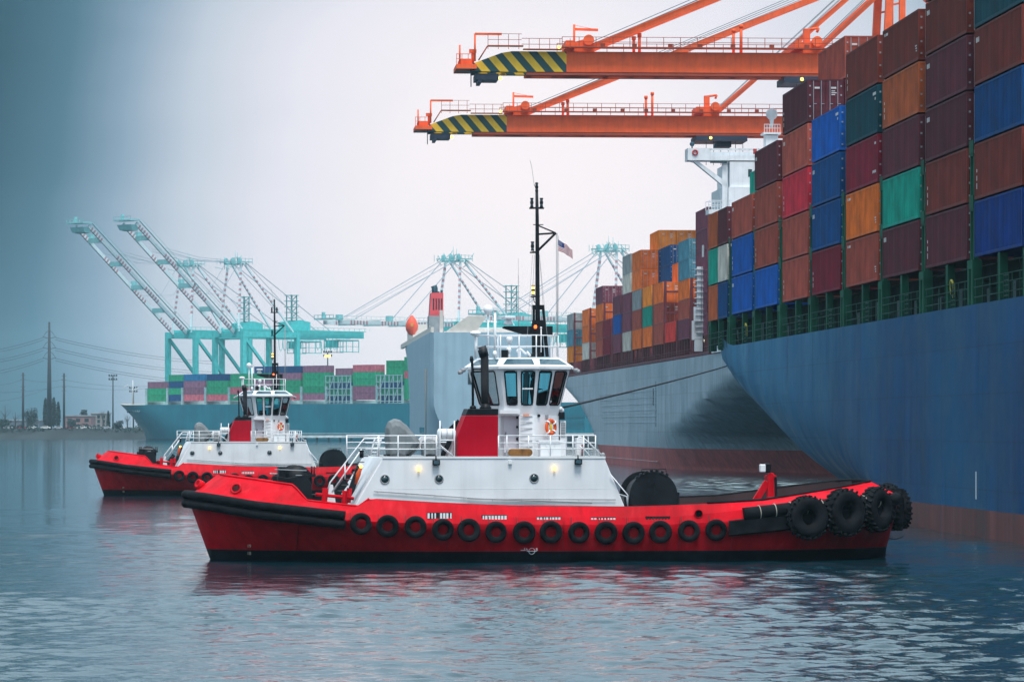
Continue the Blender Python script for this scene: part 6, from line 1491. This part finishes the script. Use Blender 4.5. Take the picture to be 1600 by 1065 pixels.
# trees
LEAF = [mat('tree_foliage', (.030, .055, .055), .9, .3, rnd_obj=.2), mat('bare_tree_twigs', (.05, .06, .065), .9, .3, rnd_obj=.2)]
BARK = mat('tree_bark', (.04, .04, .04), .9, .2)
def tree(px, py, wpx, Y, lab, kind='round', base=676):
    q = W(px, base, Y); z0 = 3.5; H_ = W(px, py, Y).z-z0; Wd = wpx/F*Y/2
    names = {'round': 'broadleaf_tree', 'poplar': 'poplar_tree', 'cone': 'conifer_tree', 'bare': 'bare_tree'}
    o = empty(names[kind], (q.x, q.y, z0)); tag(o, lab, 'tree', 'trees on the far shore'); r_ = random.Random(int(px*7+py))
    mb = MB(); mb.tube([(0, 0, 0), (0, 0, H_*.55), (0, 0, H_*.9)], [.35, .2, .05], 6)
    for k in range(7): a = r_.uniform(0, 6.3); h = H_*r_.uniform(.25, .6); mb.tube([(0, 0, h), (math.cos(a)*Wd*.6, math.sin(a)*Wd*.6, h+H_*.25)], [.12, .03], 4)
    mb.build('trunk', BARK, o)
    mb = MB(); N = 900 if kind != 'bare' else 600
    cl = [(r_.uniform(-.7, .7), r_.uniform(-.7, .7), r_.uniform(.3, .9)) for _ in range(14)]
    for _ in range(N):
        h = r_.uniform(.15, 1)
        if kind == 'cone': w_ = (1-h)*1.1+.03
        elif kind == 'poplar': w_ = (math.sin(math.pi*min(1, h*.95+.05)))**.5
        else: w_ = math.sqrt(max(0, 1-((h-.55)/.46)**2))
        if kind in ('round', 'bare'):
            c = r_.choice(cl); p_ = Vector((c[0]*Wd*w_+r_.gauss(0, .22)*Wd, c[1]*Wd*w_+r_.gauss(0, .22)*Wd, H_*(c[2]+r_.gauss(0, .08))))
            if p_.z > H_: p_.z = H_*r_.uniform(.7, 1)
        else:
            a = r_.uniform(0, 6.3); rr_ = Wd*w_*math.sqrt(r_.random()); p_ = Vector((math.cos(a)*rr_, math.sin(a)*rr_, H_*h))
        s = r_.uniform(.2, .5) if kind != 'bare' else r_.uniform(.1, .25)
        d1 = Vector((r_.gauss(0, 1), r_.gauss(0, 1), r_.gauss(0, 1))).normalized()*s; d2 = Vector((r_.gauss(0, 1), r_.gauss(0, 1), r_.gauss(0, 1))).normalized()*s*(1 if kind != 'bare' else .2)
        mb.add([p_-d1, p_+d2, p_+d1, p_-d2], [(0, 1, 2, 3)])
    mb.build('crown', LEAF[1] if kind == 'bare' else LEAF[0], o, fix=False)
for a in ((8, 628, 34, 1760, 'bare tree at the very left edge of the shore', 'bare'), (24, 640, 26, 1740, 'wide bare tree between the left edge and first pole', 'bare'), (49, 634, 26, 1760, 'round tree between the first pole and the pylon', 'round'),
          (71, 622, 8, 1730, 'slim poplar just left of the pylon', 'poplar'), (78, 626, 8, 1735, 'slim poplar directly behind the pylon', 'poplar'), (84, 621, 8, 1740, 'slim poplar just right of the pylon', 'poplar'), (91, 628, 7, 1738, 'shortest poplar, left of the second pole', 'poplar'),
          (130, 640, 14, 1780, 'round tree above the pink building', 'round'), (161, 640, 12, 1800, 'small bare tree right of the pink building', 'bare'), (169, 642, 7, 1700, 'pointed conifer just left of the floodlight mast', 'cone'), (185, 657, 16, 1668, 'low dark round tree right of the floodlight mast', 'round'),
          (199, 646, 16, 1790, 'pale bare tree just before the teal bow', 'bare'), (6, 655, 20, 1680, 'low bushy tree at the left shore edge', 'round'), (112, 655, 14, 1720, 'small tree in front of the pink building', 'round'), (219, 640, 14, 1800, 'pale round tree above the teal ship bow tip', 'round')): tree(*a)
# buildings
def building(px0, px1, py0, Y, c, lab, floors):
    a, b = W(px0, 670, Y), W(px1, py0, Y); o = empty('warehouse', (a.x, Y, 3.8)); tag(o, lab, 'building'); L_ = b.x-a.x; Hh = b.z-3.8
    mb = MB(); mb.box(0, L_, 0, 20, 0, Hh); mb.build('wall', c, o)
    mb = MB(); mb.box(-.4, L_+.4, -.4, 20.4, Hh, Hh+.5); mb.build('roof', mat('pale_roof', (.35, .36, .38), .7), o)
    n = max(3, int(L_/3.2)); 
    for f in range(floors):
        for i in range(n):
            x = (i+.25)*L_/n; z = 1+f*(Hh-1)/floors; mb = MB(); mb.box(x, x+L_/n*.5, -.08, .05, z, z+1.5); mb.build('window', PORT, o)
building(102, 142, 650, 1750, mat('dusty_pink_wall', (.30, .17, .17), .8, .1), 'low pink walled building on the far shore behind the poles', 2)
building(142, 166, 646, 1820, mat('grey_beige_wall', (.26, .24, .23), .8, .1), 'taller grey beige building right of the pink one', 3)
building(-20, 62, 657, 1790, mat('slate_wall', (.14, .17, .20), .8, .1), 'long slate grey shed behind the trees at far left', 1)
# parked cars along the shore road
def car(px, Y, c, lab):
    q = W(px, 0, Y); o = empty('parked_car', (q.x, Y, 4.15), R(rnd.choice((0, 180)))); tag(o, lab, 'car', 'cars parked along the far shore')
    mb = MB(); mb.prism([(-2.2, .35), (-2.2, .8), (-1.9, .95), (-1.2, 1.0), (-.7, 1.48), (.8, 1.5), (1.4, 1.02), (2.1, .9), (2.25, .6), (2.2, .35)], -.85, .85); mb.build('body', c, o, bevel=.08)
    for x in (-1.35, 1.35):
        for y in (-.9, .7): mb = MB(); mb.lathe([(.33, 0), (.33, .2)], (x, y, .33), (0, 1, 0), 12); mb.build('wheel', RUB, o)
    mb = MB(); mb.prism([(-1.05, 1.02), (-.68, 1.4), (.75, 1.42), (1.2, 1.02)], -.87, .87); mb.build('windows', PORT, o)
cw = [mat('car_white', (.7, .7, .7), .3), mat('car_silver', (.4, .42, .45), .3), mat('car_dark', (.05, .06, .08), .3), mat('car_red', (.35, .04, .04), .3)]
cn = ['white', 'silver', 'dark', 'red']; px = -8; k = 0
while px < 205:
    c = rnd.choice((0, 0, 1, 1, 2, 3)); car(px, 1662+rnd.uniform(-2, 8), cw[c], f"{cn[c]} car, {ORD[k+1]} from the left in the row parked along the far shore"); px += rnd.uniform(17, 22); k += 1
# shrubs along the bank: uncountable
mb = MB(); rr = random.Random(11)
for _ in range(5200):
    x = rr.uniform(-330, -150); Y = 1650+rr.uniform(0, 10); z = 3.2+rr.random()**2*2.0*(1+.7*math.sin(x*.23)); s = rr.uniform(.25, .6)
    d1 = Vector((rr.gauss(0, 1), rr.gauss(0, 1), rr.gauss(0, 1))).normalized()*s; d2 = Vector((rr.gauss(0, 1), rr.gauss(0, 1), rr.gauss(0, 1))).normalized()*s
    p_ = Vector((x, Y, z)); mb.add([p_-d1, p_+d2, p_+d1, p_-d2], [(0, 1, 2, 3)])
tag(mb.build('bank_shrubs', LEAF[0], fix=False), 'low dark shrubs along the top of the far shore bank', 'shrubs', kind='stuff')
# ------------------------------------------------------------------ haze: real air round the whole scene
hz = bpy.data.materials.new('harbour_haze'); hz.use_nodes = True; t = hz.node_tree; t.nodes.clear()
o_ = nn(t, 'ShaderNodeOutputMaterial'); v_ = nn(t, 'ShaderNodeVolumePrincipled'); v_.inputs['Color'].default_value = (.62, .90, 1.0, 1); v_.inputs['Density'].default_value = .8e-4; v_.inputs['Anisotropy'].default_value = .3
t.links.new(v_.outputs[0], o_.inputs['Volume'])
mb = MB(); mb.box(-2000, 2000, -300, 4500, -4, 112); h_ = mb.build('haze', hz); tag(h_, 'pale blue grey harbour mist filling the air', 'haze', kind='stuff')
